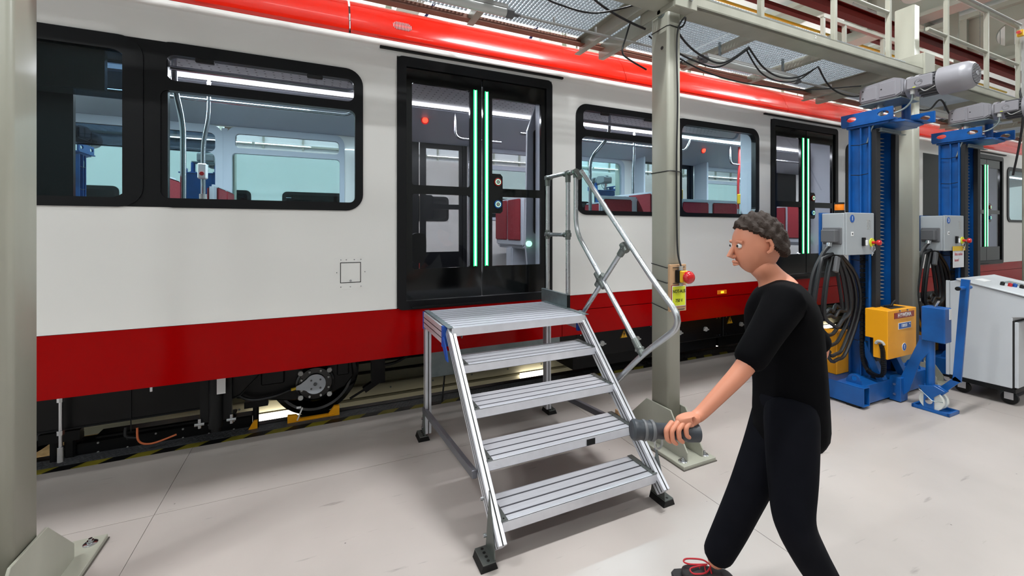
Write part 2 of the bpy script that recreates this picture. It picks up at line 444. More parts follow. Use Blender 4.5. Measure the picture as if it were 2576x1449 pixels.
# ================================================================== TRAIN
T = thing('train', 'long white and red articulated light rail train standing in the hall behind the steps', 'train', (2, 4.925, 0))
YN, YF = 3.6, 6.25                       # near and far side planes
def side(y, s, near):
    """one flank; s=+1 grows into the car"""
    y0, y1 = (y, y+.035*s)
    m = 'white'
    def pl(x0, x1, z0, z1, holes=(), mm=m, name='side_panel'):
        b = B(); b.prism(rect(x0, x1, z0, z1), 'y', min(y0, y1), max(y0, y1), holes); return b.build(name, mm, T)
    D = [.598, 5.375, 11.06]
    pl(-2.6, .598, .99, 3.12, [rrect(-2.45, .325, 1.806, 2.925, .12)])
    pl(2.085, 5.375, .99, 3.12, [rrect(2.368, 5.131, 1.806, 2.925, .12)])
    pl(6.862, 11.06, .99, 3.12, [rrect(7.07, 8.45, 1.806, 2.925, .12), rrect(9.35, 10.2, 1.76, 2.95, .05)])
    pl(12.547, 20, .99, 3.12, [rrect(12.75, 15.2, 1.806, 2.925, .12), rrect(15.5, 18.2, 1.806, 2.925, .12)])
    for d in D: pl(d, d+1.487, 3.1, 3.12)
    # skirt
    if near:
        pl(-2.6, 2.2, .587, .987, mm='red', name='skirt_panel')
        for a, c in ((2.206, 5.3), (5.306, 8.4), (8.406, 11.5), (11.506, 20)):
            pl(a, c, .587, .833, mm='red', name='skirt_panel'); pl(a, c, .839, .987, mm='red', name='skirt_panel')
    else: pl(-2.6, 20, .587, .987, mm='red', name='skirt_panel')
    # curved shoulder and red fascia
    prof = [(0, 3.12), (.004, 3.16), (.014, 3.20), (.034, 3.232), (.07, 3.236), (.07, 3.12)]
    B().prism([(y+p*s, z) for p, z in prof], 'x', -2.6, 20).build('shoulder', m, T, bevel=0)
    prof = [(.05, 3.242), (.032, 3.262), (.034, 3.30), (.044, 3.335), (.058, 3.342), (.070, 3.385), (.088, 3.43), (.113, 3.475), (.145, 3.517), (.18, 3.553), (.22, 3.587), (.27, 3.615), (.32, 3.638), (.40, 3.663), (.5, 3.685), (.9, 3.72), (.9, 3.66), (.12, 3.242)]
    js = [-2.6, .228, 3.026, 5.786, 8.55, 11.3, 14.1, 17, 20]
    for a, c in zip(js, js[1:]):
        b = B(); b.prism([(y+p*s, z) for p, z in prof], 'x', a+(.014 if abs(a-.228) < .01 else .006), c)
        for f in b.bm.faces: f.smooth = True
        b.build('roof_fascia', 'roofred', T)
side(YN, 1, True); side(YF, -1, False)
b = B()
b.prism([(3.72, 3.24), (3.74, 3.36), (3.9, 3.58), (4.3, 3.66), (5.55, 3.66), (5.95, 3.58), (6.11, 3.36), (6.13, 3.24)], 'x', -2.58, 19.9)
b.build('roof_shell', 'white', T)
# white packing strips in the first fascia joint, louvre
b = B()
for i, (z0, z1) in enumerate(((3.27, 3.33), (3.345, 3.40))):
    b.box(.231, .239, 3.633+i*.022, 3.70+i*.04, z0, z1)
b.build('joint_seal', 'labelwhite', T)
vt = B(); vb = B()
for i in range(13):
    x = .585 + i*.0125; h = .018 if i in (0, 12) else (.030 if i in (1, 11) else .038)
    yz = lambda z: 3.658 + (z-3.342)*.36
    for bb, w, o, dx in ((vb, .0065, .0015, 0), (vt, .0026, .0035, -.003)):
        bb.bar((x+dx, yz(3.387-h)-o, 3.387-h), (x+dx, yz(3.387+h)-o, 3.387+h), w, .003, up=(0, -1, .3))
vt.build('louvre_blade', 'labelwhite', T, kind='stuff'); vb.build('louvre_slot', 'black', T, kind='stuff')
# ---- windows
def window(x0, x1, y, s, panes, z0=1.80, z1=2.93, gl='glass', near=True):
    """panes: list of (gx0,gx1,gz0,gz1,glass)"""
    out = rrect(x0, x1, z0, z1, .13, 8)
    b = B()
    a, c = y-.012*s, y+.05*s
    hs = [rrect(p[0], p[1], p[2], p[3], p[5] if len(p) > 5 else .05, 6) for p in panes]
    b.prism(out, 'y', min(a, c), max(a, c), hs)
    f = b.build('window_frame', 'frame' if near else 'interior', T)
    for p in panes:
        B().box(p[0]-.01, p[1]+.01, y+.012*s, y+.018*s, p[2]-.01, p[3]+.01).build('pane', p[4], f)
    return f
def flank_windows(y, s, near):
    w = window(-2.6, -1.06, y, s, [(-2.5, -1.139, 1.862, 2.60, 'darkglass' if near else 'glass', .09), (-2.5, -1.139, 2.60, 2.83, 'darkglass', .06)] if not near else [(-2.5, -1.139, 1.862, 2.83, 'glass', .09)], near=near)
    w = window(-1.03, .331, y, s, [(-.967, .271, 1.865, 2.60, 'glass', .045), (-.935, .262, 2.668, 2.845, 'doorglass', .05)], near=near)
    if near:
        B().box(-1.17, -.93, y-.004, y+.045, 1.803, 2.927).build('window_pillar', 'frame', T)
        for x in (-.72, -.02):
            B().box(x-.055, x+.055, y-.02, y+.01, 2.815, 2.842).build('hopper_latch', 'black', w, bevel=.004)
    else:
        B().box(-1.075, -1.015, y-.045, y, 1.83, 2.9).build('window_pillar', 'interior', T)
    w = window(2.362, 3.70, y, s, [(2.429, 3.56, 1.845, 2.60, 'glass', .06), (2.447, 3.545, 2.668, 2.868, 'doorglass', .05)], near=near)
    if near:
        for x in (2.72, 3.3): B().box(x-.05, x+.05, y-.02, y+.01, 2.84, 2.866).build('hopper_latch', 'black', w, bevel=.004)
    w = window(3.69, 5.137, y, s, [(3.80, 5.068, 1.845, 2.862, 'glass', .09)], near=near)
    B().box(3.6, 3.8, min(y, y+.04*s)-.002, max(y, y+.04*s)+.002, 1.803, 2.927).build('window_pillar', 'frame' if near else 'interior', T)
    window(7.065, 8.456, y, s, [(7.13, 8.39, 1.85, 2.60, 'glass', .06), (7.13, 8.39, 2.66, 2.865, 'doorglass', .05)], near=near)
    window(12.745, 15.206, y, s, [(12.83, 15.12, 1.85, 2.865, 'glass', .09)], near=near)
    window(15.5, 18.2, y, s, [(15.56, 18.1, 1.85, 2.865, 'glass', .09)], near=near)
    B().box(9.345, 10.205, min(y-.004, y+.03*s), max(y-.004, y+.03*s), 1.755, 2.955).build('end_window', 'frame', T)
flank_windows(YN, 1, True); flank_windows(YF, -1, False)
# LED destination display dots behind dark glass
b = B()
for i in range(34):
    for j in range(12): b.box(-1.98+i*.0195, -1.977+i*.0195, 3.655, 3.657, 2.60+j*.0145, 2.6035+j*.0145)
b.build('display_dot', 'labelwhite', T, kind='stuff')
B().box(-2.5, -1.13, 3.648, 3.653, 2.52, 2.84).build('tint_band', 'darkglass', T)
B().box(-2.1, -1.28, 3.66, 3.70, 2.57, 2.84).build('destination_display', 'black', T)
B().box(-2.3, -1.47, 3.75, 3.78, 1.1, 2.62).build('cab_panel', 'frame', T)
# ---- doors
def door(dx, y, s, near):
    X = lambda v: v+dx
    a, c = sorted((y-.014*s, y+.06*s))
    fr = B(); fr.prism(rrect(X(.598), X(2.085), .975, 3.103, .05, 5), 'y', a, c, [rect(X(.675), X(2.02), 1.045, 3.02)])
    F = fr.build('door_surround', 'frame', T)
    a, c = sorted((y+.004*s, y+.035*s))
    fm = 'blackg' if near else 'frame'
    L = B(); L.prism(rect(X(.678), X(1.353), 1.05, 3.015), 'y', a, c, [rrect(X(.725), X(1.243), 2.03, 2.90, .02), rrect(X(.729), X(1.243), 1.315, 1.955, .02)])
    l = L.build('door_leaf', fm, T)
    R = B()
    up = [(X(1.562), 2.03), (X(1.968), 2.03), (X(1.968), 2.86), (X(1.458), 2.86), (X(1.458), 2.165), (X(1.54), 2.165), (X(1.562), 2.14)]
    lo = [(X(1.458), 1.315), (X(1.968), 1.315), (X(1.968), 1.955), (X(1.562), 1.955), (X(1.562), 1.82), (X(1.54), 1.80), (X(1.458), 1.80)]
    R.prism(rect(X(1.366), X(2.018), 1.05, 3.015), 'y', a, c, [up, lo])
    r = R.build('door_leaf', fm, T)
    for lf, q in ((l, (.715, 1.253, 1.3, 2.91)), (r, (1.45, 1.978, 1.3, 2.88))):
        B().box(X(q[0]), X(q[1]), y+.017*s, y+.022*s, q[2], q[3]).build('pane', 'doorglass', lf)
    if near:
        for lf, x in ((l, 1.292), (r, 1.402)):
            B().box(X(x-.0065), X(x+.0065), y-.004, y+.006, 1.325, 2.905).build('light_strip', 'whiteled', lf)
            g = B(); g.box(X(x-.0165), X(x-.0066), y-.001, y+.006, 1.32, 2.91); g.box(X(x+.0066), X(x+.0165), y-.001, y+.006, 1.32, 2.91)
            g.build('strip_glow', 'greenglow', lf)  # green halo of the LED, built as glowing strips along both sides
        for z, m in ((2.089, 'redline'), (1.883, 'labelblue')):
            q = B(); q.lathe([(.036, 0), (.038, .006), (.036, .012), (.029, .014), (.029, .006)], (X(1.512), y+.002, z), (0, -1, 0), 28); bt = q.build('door_button', m, r)
            q = B(); q.lathe([(.0285, 0), (.0285, .010)], (X(1.512), y+.002, z), (0, -1, 0), 28); q.build('button_face', 'blackg', bt) if False else q.build('button_disc', 'blackg', r)
            q = B()
            for k in range(14):
                an = 2*PI*k/14; q.box(X(1.512)+.023*math.cos(an)-.0028, X(1.512)+.023*math.cos(an)+.0028, y-.010, y-.008, z+.023*math.sin(an)-.0028, z+.023*math.sin(an)+.0028)
            q.build('button_light_ring', 'greenlamp', r, kind='stuff')
            q = B(); q.lathe([(.015, 0), (.015, .012)], (X(1.512), y+.002, z), (0, -1, 0), 20); q.build('button_centre', 'greyplastic', r)
            q = B()
            for sg in (-1, 1):
                q.bar((X(1.512)+sg*.004, y-.0112, z+.007), (X(1.512)+sg*.010, y-.0112, z), .002, .002, (0, 1, 0)); q.bar((X(1.512)+sg*.010, y-.0112, z), (X(1.512)+sg*.004, y-.0112, z-.007), .002, .002, (0, 1, 0))
            q.build('button_arrows', 'ink', r)
        B().box(X(.461), X(2.208), y-.022, y+.004, 3.138, 3.158).build('drip_rail', 'black', T, bevel=.003)
        B().box(X(.72), X(1.35), y-.03, y-.012, .985, 1.0).build('door_sill', 'black', T)
for dx in (0, 4.775, 10.462): door(dx, YN, 1, True); door(dx, YF, -1, False)
# hatch with frame and screws, marker light
hb = B(); hb.prism(rrect(.115, .36, 1.175, 1.425, .02), 'y', 3.5975, 3.605); h = hb.build('hatch', 'white', T)
hb = B(); hb.prism(rect(.160, .315, 1.226, 1.389), 'y', 3.5955, 3.598, [rect(.165, .31, 1.231, 1.384)]); hb.build('hatch_gap', 'ink', h)
hb = B(); hb.prism(rect(.166, .309, 1.232, 1.383), 'y', 3.594, 3.6); hb.build('hatch_door', 'white', h)
hb = B()
for p in ((.165, 1.41), (.205, 1.41), (.265, 1.41), (.315, 1.41), (.135, 1.31), (.345, 1.31), (.165, 1.195), (.235, 1.195), (.315, 1.195)): hb.cyl((p[0], 3.594, p[1]), (p[0], 3.6, p[1]), .0045, n=8)
hb.cyl((.237, 3.590, 1.243), (.237, 3.6, 1.243), .009, n=12); hb.build('screw', 'chrome', h, kind='stuff')
mk = B().box(4.385, 4.545, 3.592, 3.602, .865, .915).build('marker_light', 'amber', T, bevel=.004)
B().box(4.44, 4.49, 3.590, 3.5925, .878, .902).build('marker_lamp', 'amberlamp', mk)
# ---- car interior
B().box(-2.6, 20, 3.66, 6.19, .86, .985).build('car_floor', 'underframe', T)
B().box(-2.6, 20, 3.75, 6.1, 3.06, 3.09).build('ceiling_panel', 'ceilpan', T)
for y0, y1, zz in ((3.66, 3.98, 2.97), (6.19, 4.86, 2.93)):
    B().prism([(y0, zz), (y0, 3.059), (y1, 3.059), (y1+.0, 3.05)], 'x', -2.6, 20).build('ceiling_cove', 'interior', T)
b = B()
for i in range(110):
    for j in range(9): b.box(-2.4+i*.07, -2.385+i*.07, 3.98+j*.07, 3.992+j*.07, 3.0585, 3.0595)
b.build('ceiling_perforation', 'motordark', T, kind='stuff')
B().box(-2.5, .55, 4.67, 4.73, 3.035, 3.055).build('light_strip', 'strip', T); B().box(.55, 19, 4.67, 4.73, 3.035, 3.055).build('light_strip', 'strip', T)
for x0, x1 in ((-2.6, .42), (2.3, 5.2), (6.98, 10.9)):
    hr = B(); hr.tube(bend([(x0, 3.9, 2.85), (x1-.1, 3.9, 2.85), (x1, 3.9, 3.05)], .12), .017); hr.build('handrail', 'chrome', T)
    hr = B(); hr.tube(bend([(x0, 4.75, 2.85), (x1-.1, 4.75, 2.85), (x1, 4.75, 3.05)], .12), .017); hr.build('handrail', 'chrome', T)
def pole(x, y, lean=.0, red=False, stop=None):
    b = B(); b.tube(bend([(x, y, 3.05), (x, y, 2.72), (x+lean, y+.02, 2.45), (x+lean, y+.02, .99)], .1), .019, 12)
    p = b.build('grab_pole', 'redline' if red else 'chrome', T)
    if red:
        B().cyl((x+lean, y+.02, 1.9), (x+lean, y+.02, 2.0), .021).build('pole_collar', 'chrome', p)
        B().box(x-.06, x-.0, y-.05, y, 2.08, 2.25).build('ticket_validator', 'tape', p, bevel=.01)
    if stop:
        q = B().box(x+lean-.035, x+lean+.035, y-.03, y+.04, 2.12, 2.26).build('stop_button', 'labelwhite', p, bevel=.008)
        B().cyl((x+lean, y-.034, 2.165), (x+lean, y-.028, 2.165), .018).build('button_disc', 'redbtn', q)
        B().cyl((x+lean, y+.02, 1.86), (x+lean, y+.02, 1.98), .03).build('pole_socket', 'greyplastic', p)
pole(-.975, 3.92, .05); pole(-.92, 4.75, -.05, stop=True); pole(3.05, 3.95, -.25); pole(4.1, 4.75, .0); pole(4.95, 4.7, 0, True); pole(5.2, 5.2, .1, True); pole(6.5, 4.9, 0, True); pole(1.75, 5.0, -.03)
def seats(x, y, face=1, n=2):
    """transverse seat pair, backs at x, passengers face +x*face"""
    s = B()
    s.box(x-.03, x+.03, y-.45, y+.45, 1.42, 2.10); s.box(x, x+.42*face, y-.45, y+.45, 1.38, 1.43) if face > 0 else s.box(x-.42, x, y-.45, y+.45, 1.38, 1.43)
    s.box(x-.02, x+.3*face, y-.1, y+.1, .985, 1.4) if face > 0 else s.box(x-.3, x+.02, y-.1, y+.1, .985, 1.4)
    o = s.build('seat', 'seatshell', T, bevel=.02, seg=2)
    for k in range(n):
        yc = y-.225+.45*k
        for sd in (-1, 1):
            c = B(); c.box(x+.028*sd if sd > 0 else x-.05, x+.05 if sd > 0 else x-.028, yc-.205, yc+.205, 1.50, 2.075); c.build('seat_pad', 'seat', o, bevel=.015, seg=2)
        c = B(); c.box(min(x, x+.4*face)+.03, max(x, x+.4*face), yc-.205, yc+.205, 1.43, 1.47); c.build('seat_pad', 'seat', o, bevel=.012)
for x, y, f in ((-1.15, 4.2, 1), (-.95, 5.5, 1), (3.35, 5.62, 1), (4.2, 5.62, -1), (3.6, 4.25, 1), (4.6, 5.62, 1), (7.4, 4.2, 1), (8.2, 5.6, 1), (2.55, 5.62, 1)): seats(x, y, f)
# longitudinal seat backs seen through the right-hand windows
def bench(x0, x1, y):
    o = B(); o.box(x0, x1, y, y+.05, 1.4, 2.05); o = o.build('bench_back', 'seatshell', T, bevel=.02, seg=2)
    n = 2; w = (x1-x0)/n
    for k in range(n):
        c = B(); c.box(x0+k*w+.04, x0+(k+1)*w-.04, y-.02, y+.005, 1.45, 2.01); c.build('seat_pad', 'seat', o, bevel=.02, seg=2)
bench(3.0, 4.0, 4.05); bench(4.25, 5.35, 4.05)
# vestibule walls beside the doors, draught screens, lamps
for dx in (0, 4.775, 10.462):
    for x in (2.12, .54):
        v = B(); v.box(dx+x-.02, dx+x+.02, 3.66, 3.98, .99, 2.98); v = v.build('draught_screen', 'interior', T, bevel=.01)
        v = B(); v.box(dx+x-.02, dx+x+.02, 5.87, 6.19, .99, 2.98); v = v.build('draught_screen', 'interior', T, bevel=.01)
    if dx < 10:
        q = B(); q.prism([(dx+2.05, .99), (dx+2.5, .99), (dx+2.5, 2.98), (dx+2.12, 2.98), (dx+2.02, 2.7), (dx+2.0, 1.5)], 'y', 4.0, 4.03); q = q.build('partition', 'seatshell', T)
        B().prism(rrect(dx+2.09, dx+2.32, 1.6, 2.72, .04), 'y', 3.985, 4.0).build('partition_window', 'frame', q)
        B().box(dx+2.14, dx+2.2, 3.975, 3.985, 2.42, 2.66).build('notice', 'redbtn', q)
        B().cyl((dx+2.03, 3.97, 1.5), (dx+2.03, 4.0, 1.5), .03).build('door_lamp', 'greenlamp', q)
        h = B(); h.tube(bend([(dx+2.12, 3.97, 1.6), (dx+2.12, 3.93, 1.65), (dx+2.12, 3.93, 2.2), (dx+2.12, 3.97, 2.25)], .05), .014); h.build('grab_handle', 'chrome', q)
        q = B(); q.lathe([(.035, 0), (.035, .02), (.02, .03)], (dx+1.20, 5.18, 3.0), (0, -1, -.3)); q.build('warning_lamp', 'redlamp', T)
        q = B(); q.lathe([(.05, 0), (.05, .012)], (dx+1.20, 5.185, 3.0), (0, -1, -.3)); q.build('lamp_ring', 'redbtn', T)
        for lx in (dx+.86, dx+1.68): B().cyl((lx, 3.95, 3.052), (lx, 3.95, 3.06), .03).build('downlight', 'whitelamp', T)
        q = B(); q.tube(bend([(dx+1.5, 4.9, 3.05), (dx+1.5, 4.9, 2.75), (dx+2.1, 4.9, 2.75)], .1), .016); q.build('handrail', 'chrome', T)
        q = B(); q.tube([(dx+1.42, 3.75, 1.32), (dx+1.60, 3.75, 1.06)], .012); q.build('grab_handle', 'chrome', T)
q = B(); q.prism(rrect(.72, .86, 1.36, 1.62, .06), 'y', 3.66, 3.72); q.build('wheelchair_pad', 'black', T)
# ---- underfloor: equipment boxes, bogie
for i, (a, c) in enumerate(((2.45, 3.55), (3.57, 4.62), (4.64, 5.5), (5.52, 6.8), (9.2, 10.4), (10.42, 11.6), (11.62, 13.5))):
    e = B().box(a, c, 3.72, 6.1, .30, .585).build('equipment_box', 'underframe', T, bevel=.008)
    B().box(a+.01, c-.01, 3.80, 6.1, .16, .298).build('equipment_pan', 'underframe', e)
    for x in (a+.32, c-.3):
        q = B(); q.cyl((x, 3.7, .43), (x, 3.72, .43), .028, n=16); q.box(x-.045, x+.045, 3.697, 3.706, .416, .43); q.build('latch', 'greyplastic', e)
    q = B()
    for x in (a+.05, a+.12, c-.1, c-.05): q.cyl((x, 3.712, .545), (x, 3.72, .545), .006, n=8); q.cyl((x, 3.712, .33), (x, 3.72, .33), .006, n=8)
    q.build('screw', 'chrome', e, kind='stuff')
    if i in (0, 2):
        x = a+.62 if i == 0 else a+.12
        q = B(); q.prism([(x-.052, .455), (x+.052, .455), (x, .55)], 'y', 3.714, 3.72); w = q.build('warning_sign', 'warn', e)
        q = B(); q.prism([(x+.004, .535), (x-.014, .495), (x-.002, .497), (x-.008, .465), (x+.014, .505), (x+.002, .503)], 'y', 3.712, 3.7145); w2 = q
        q.prism([(x-.052, .455), (x+.052, .455), (x, .55)], 'y', 3.7125, 3.7145, [[(x-.045, .459), (x+.045, .459), (x, .542)]]); q.build('warning_print', 'ink', e)
B().box(-2.6, 20, 4.5, 5.35, .55, .86).build('underframe', 'underframe', T)
B().box(-2.6, 20, 3.64, 3.72, .70, .86).build('sill_beam', 'underframe', T); B().box(-2.6, 20, 6.12, 6.2, .6, .86).build('sill_beam', 'underframe', T)
def wheel(x, y, s=1):
    q = B()
    q.lathe([(.37, -.03), (.375, 0), (.345, .012), (.345, .11), (.31, .115), (.305, .09), (.15, .07), (.13, .11), (.07, .12)], (x, y+.10*s, .347), (0, -s, 0), 56)
    w = q.build('wheel', 'blackg', T)
    q = B(); q.lathe([(.308, .108), (.308, .118), (.287, .118), (.287, .108)], (x, y+.10*s, .347), (0, -s, 0), 56); q.build('wheel_tyre_ring', 'motordark', w)
for x in (-.02, -2.05):
    wheel(x, 4.17, 1); wheel(x, 5.66, -1)
    B().cyl((x, 4.2, .347), (x, 5.6, .347), .07).build('axle', 'underframe', T)
for x in (15.2, 13.3): wheel(x, 4.17, 1)
# axlebox and sensor cover
ab = B(); ab.prism([(-.60, .44), (-.5, .52), (-.12, .56), (.12, .56), (.27, .54), (.29, .36), (.22, .275), (.05, .205), (-.2, .215), (-.42, .26), (-.60, .30)], 'y', 3.98, 4.05)
ab = ab.build('axle_arm', 'underframe', T, bevel=.012)
q = B(); q.lathe([(.155, 0), (.15, .03), (.135, .04), (.13, .028)], (-.02, 3.98, .345), (0, -1, 0), 36); q.build('axlebox', 'blackg', ab)
q = B(); cv = [(-.02+.082*math.cos(a), .345+.082*math.sin(a)) for a in [math.radians(145-i*290/22) for i in range(23)]] + [(-.10, .305), (-.165, .318), (-.165, .345), (-.13, .36)]
q.prism(cv, 'y', 3.93, 3.945); q.build('sensor_cover', 'seatshell', ab)
q = B()
for k in range(4):
    a = PI/4+k*PI/2; q.cyl((-.02+.125*math.cos(a)*1.25, 3.935, .345+.125*math.sin(a)*1.15), (-.02+.125*math.cos(a)*1.25, 3.985, .345+.125*math.sin(a)*1.15), .02, n=12)
for k in range(8):
    a = PI/8+k*PI/4; q.cyl((-.02+.112*math.cos(a), 3.938, .345+.112*math.sin(a)), (-.02+.112*math.cos(a), 3.985, .345+.112*math.sin(a)), .009, n=8)
q.build('bolt', 'greyplastic', ab, kind='stuff')
q = B()
for p in ((-.05, .38), (.02, .38), (-.05, .31), (.02, .31)): q.cyl((p[0], 3.926, p[1]), (p[0], 3.93, p[1]), .008, n=8)
q.cyl((-.02, 3.924, .345), (-.02, 3.93, .345), .014, n=12); q.build('cover_screw', 'motordark', ab, kind='stuff')
q = B(); q.cyl((-.165, 3.937, .33), (-.20, 3.937, .325), .012); q.build('cable_gland', 'tape', ab)
q = B(); q.tube(smoothpath([(-.2, 3.937, .325), (-.35, 3.93, .29), (-.5, 3.92, .30), (-.62, 3.93, .4), (-.7, 3.97, .52)]), .012); q.build('sensor_cable', 'cable', ab)
for r_ in ((-.42, -.25, .38, .5), (.15, .25, .38, .5)): B().box(r_[0], r_[1], 3.96, 4.0, r_[2], r_[3]).build('rubber_spring', 'black', ab, bevel=.01)
q = B(); q.bar((-.16, 4.05, .02), (-.12, 4.05, .12), .02, .01); q.box(-.165, -.13, 4.04, 4.05, .12, .135); q.build('label_strip', 'labelwhite', ab)
# bogie side beam with curved belly between the wheels
bs = [(-2.6, .60), (-2.6, .47), (-2.2, .39), (-1.95, .32), (-1.7, .29), (-1.0, .295), (-.72, .30), (-.55, .36), (-.42, .5), (-.42, .60)]
q = B(); q.prism(bs, 'y', 3.88, 4.02); bg = q.build('bogie_frame', 'underframe', T, bevel=.015)
q = B(); q.tube([(p[0], 3.875, p[1]) for p in bs[1:-1]], .006, 6); q.box(-1.215, -1.21, 3.873, 3.88, .21, .55); q.build('frame_seam', 'black', bg)
q = B(); q.cyl((-.70, 3.83, .16), (-.70, 3.83, .66), .045); q.cyl((-.70, 3.83, .13), (-.70, 3.83, .17), .03); q.box(-.80, -.6, 3.84, 3.88, .2, .6); q = q.build('shock_absorber', 'black', bg)
B().box(-.685, -.63, 3.781, 3.786, .42, .56).build('label', 'labelwhite', q)
q = B()
for x in (-.80, -.60): q.cyl((x, 3.83, .17), (x, 3.83, .24), .012, n=8); q.cyl((x-.03, 3.83, .2), (x+.03, 3.83, .2), .014, n=8)
q.build('bolt', 'chrome', bg, kind='stuff')
q = B(); q.cyl((-1.56, 3.82, .16), (-1.56, 3.82, .60), .011, n=10); q.cyl((-1.56, 3.82, .5), (-1.56, 3.82, .53), .02, n=8); q.cyl((-1.56, 3.82, .28), (-1.56, 3.82, .31), .02, n=8); q.cyl((-1.56, 3.82, .10), (-1.56, 3.82, .2), .018, n=10); q.build('adjuster_rod', 'chrome', bg)
q = B(); q.cyl((-1.075, 3.80, .50), (-1.075, 3.80, .59), .011, n=10); q.box(-1.10, -1.05, 3.78, 3.82, .575, .595); q.build('bolt', 'chrome', bg)
q = B(); q.box(-1.62, -.50, 4.13, 4.25, -.02, .09); q.box(-1.5, -.62, 4.13, 4.25, .09, .125); q.box(-1.66, -1.6, 4.1, 4.25, .0, .14); tb = q.build('track_brake', 'underframe', T, bevel=.01)
q = B()
for i in range(6): q.cyl((-1.48+i*.17, 4.122, .0), (-1.48+i*.17, 4.13, .0), .007, n=8); q.cyl((-1.48+i*.17, 4.122, .07), (-1.48+i*.17, 4.13, .07), .007, n=8)
q.build('bolt', 'greyplastic', tb, kind='stuff')
q = B(); q.cyl((-1.70, 4.1, -.05), (-1.70, 4.1, .14), .03); q.bar((-1.78, 4.1, .17), (-1.56, 4.1, .17), .06, .07); q.build('brake_hanger', 'underframe', tb)
q = B(); q.cyl((-.47, 4.1, -.02), (-.47, 4.1, .2), .022); q.bar((-.55, 4.1, .2), (-.38, 4.1, .2), .06, .05); q.build('brake_hanger', 'underframe', tb)
q = B(); q.tube(smoothpath([(-1.20, 3.95, .2), (-1.19, 3.95, .1), (-1.12, 3.97, .06), (-.98, 4.0, .085)]), .007); q.build('earthing_wire', 'orangewire', T)
q = B(); q.tube(smoothpath([(-1.28, 4.0, .2), (-1.28, 4.0, .13), (-1.22, 4.02, .10)]), .010); q.build('hose', 'cable', T)
q = B(); q.box(.44, .56, 4.0, 4.06, .25, .62); q.bar((.55, 4.03, .30), (.38, 4.03, .20), .05, .05); q.bar((.38, 4.03, .20), (.26, 4.03, .14), .016, .016); q.build('sanding_pipe', 'underframe', T)
q = B(); q.tube(smoothpath([(.55, 4.03, .40), (.7, 4.05, .42), (.9, 4.1, .52), (1.05, 4.1, .6)]), .014); q.tube(smoothpath([(.98, 4.0, .6), (1.0, 4.0, .5), (1.06, 4.0, .46), (1.1, 4.0, .6)]), .012); q.build('hose', 'cable', T)
q = B(); q.tube(smoothpath([(1.12, 3.9, .58), (1.1, 3.92, .3), (1.08, 3.95, -.0)]), .008); q.build('hanging_cable', 'cable', T)
# rusty-steel beam behind the steps
q = B(); q.box(.9, 2.3, 3.8, 3.84, .30, .60); q.build('step_plate', 'galv', T, bevel=.004)
# yellow wheel stop
q = B(); q.prism([(-.235, 0.002), (.175, 0.002), (.175, .085), (.13, .085), (.085, .022), (-.13, .022), (-.17, .062), (-.235, .066)], 'y', 4.055, 4.085); o = q
q.box(-.17, .13, 4.048, 4.056, .012, .020)
tag(q.build('wheel_chock', 'jackyellow'), 'yellow metal wheel chock set under the near wheel on the rail', 'chock')
q = B(); q.prism([(-.52, .002), (-.455, .002), (-.455, .07), (-.48, .07)], 'y', 4.06, 4.09)
tag(q.build('wheel_chock', 'jackyellow'), 'small dark yellow clamp beside the track brake, left of the wheel', 'chock')
# ================================================================== second train far behind
T2 = thing('train', 'distant white train on the next track, seen through the windows of the near train', 'train', (3, 13.5, 0))
hol = [rrect(-6+i*2.6, -4.2+i*2.6, 1.95, 2.6, .1) for i in range(10)]
B().prism(rect(-6.8, 21, .9, 3.7), 'y', 12.6, 12.66, hol).build('side_panel', 'white', T2)
B().box(-6.8, 21, 12.6, 15.2, .5, .9).build('skirt_panel', 'red', T2)
B().box(-6.8, 21, 12.67, 15.2, 3.7, 3.76).build('roof_shell', 'white', T2)
for i in range(10):
    x = -6+i*2.6
    w = B(); w.prism(rrect(x-.05, x+1.85, 1.9, 2.65, .12), 'y', 12.585, 12.61, [rrect(x+.03, x+1.77, 1.98, 2.57, .08)]); w = w.build('window_frame', 'frame', T2)
    B().box(x, x+1.8, 12.62, 12.63, 1.95, 2.6).build('pane', 'darkglass', w)
    tb = B(); tb.tube(bend([(x+.2, 12.8, 2.5), (x+.9, 12.8, 2.4), (x+1.7, 12.8, 2.4)], .1), .02); tb.build('handrail', 'chrome', T2)
B().box(-6.8, 21, 15.1, 15.2, .9, 3.7).build('side_panel', 'interior', T2)

# ================================================================== MOBILE STEPS
ST = thing('platform_steps', 'aluminium five-step access stair with a platform at the train door and one handrail', 'steps', (1.33, 2.6, 0))
def tread(y0, z, name='tread', d=.225, n=3):
    t = B(); t.box(.832, 1.828, y0, y0+.016, z-.055, z-.0015); t.box(.832, 1.828, y0+d-.012, y0+d, z-.04, z-.006); t.box(.832, 1.828, y0+.01, y0+d-.01, z-.02, z-.009)
    t = t.build(name, 'aludark', ST)
    a = y0
    for k, w in enumerate((.038, .050, .055, .045)):
        q = B(); q.box(.832, 1.828, a, a+w, z-.012, z)
        if k == 0:
            q.box(.832, 1.828, a-.002, a+.004, z-.052, z-.004)
            for j in range(3): q.box(.832, 1.828, a+.006+j*.007, a+.009+j*.007, z, z+.0012)
        q.build('tread_plank', 'alu', t, bevel=0)
        a += w
        if k < 3:
            q = B()
            for j in range(4): q.box(.832, 1.828, a+.001+j*.003, a+.0025+j*.003, z-.012, z-.001)
            q.build('grip_strip', 'aludark', t); a += .012
    for x0, x1 in ((.826, .862), (1.798, 1.834)):
        q = B(); q.box(x0, x1, y0-.001, y0+d, z+.0015, z+.0045); xx = x0 if x0 < 1 else x1-.004
        q.box(xx, xx+.004, y0+.004, y0+d-.02, z-.055, z+.0045); q = q.build('end_bracket', 'clamp', t)
        B().cyl((x0+.018, y0+.016, z+.004), (x0+.018, y0+.016, z+.007), .005, n=8).build('rivet', 'ink', q)
    return t
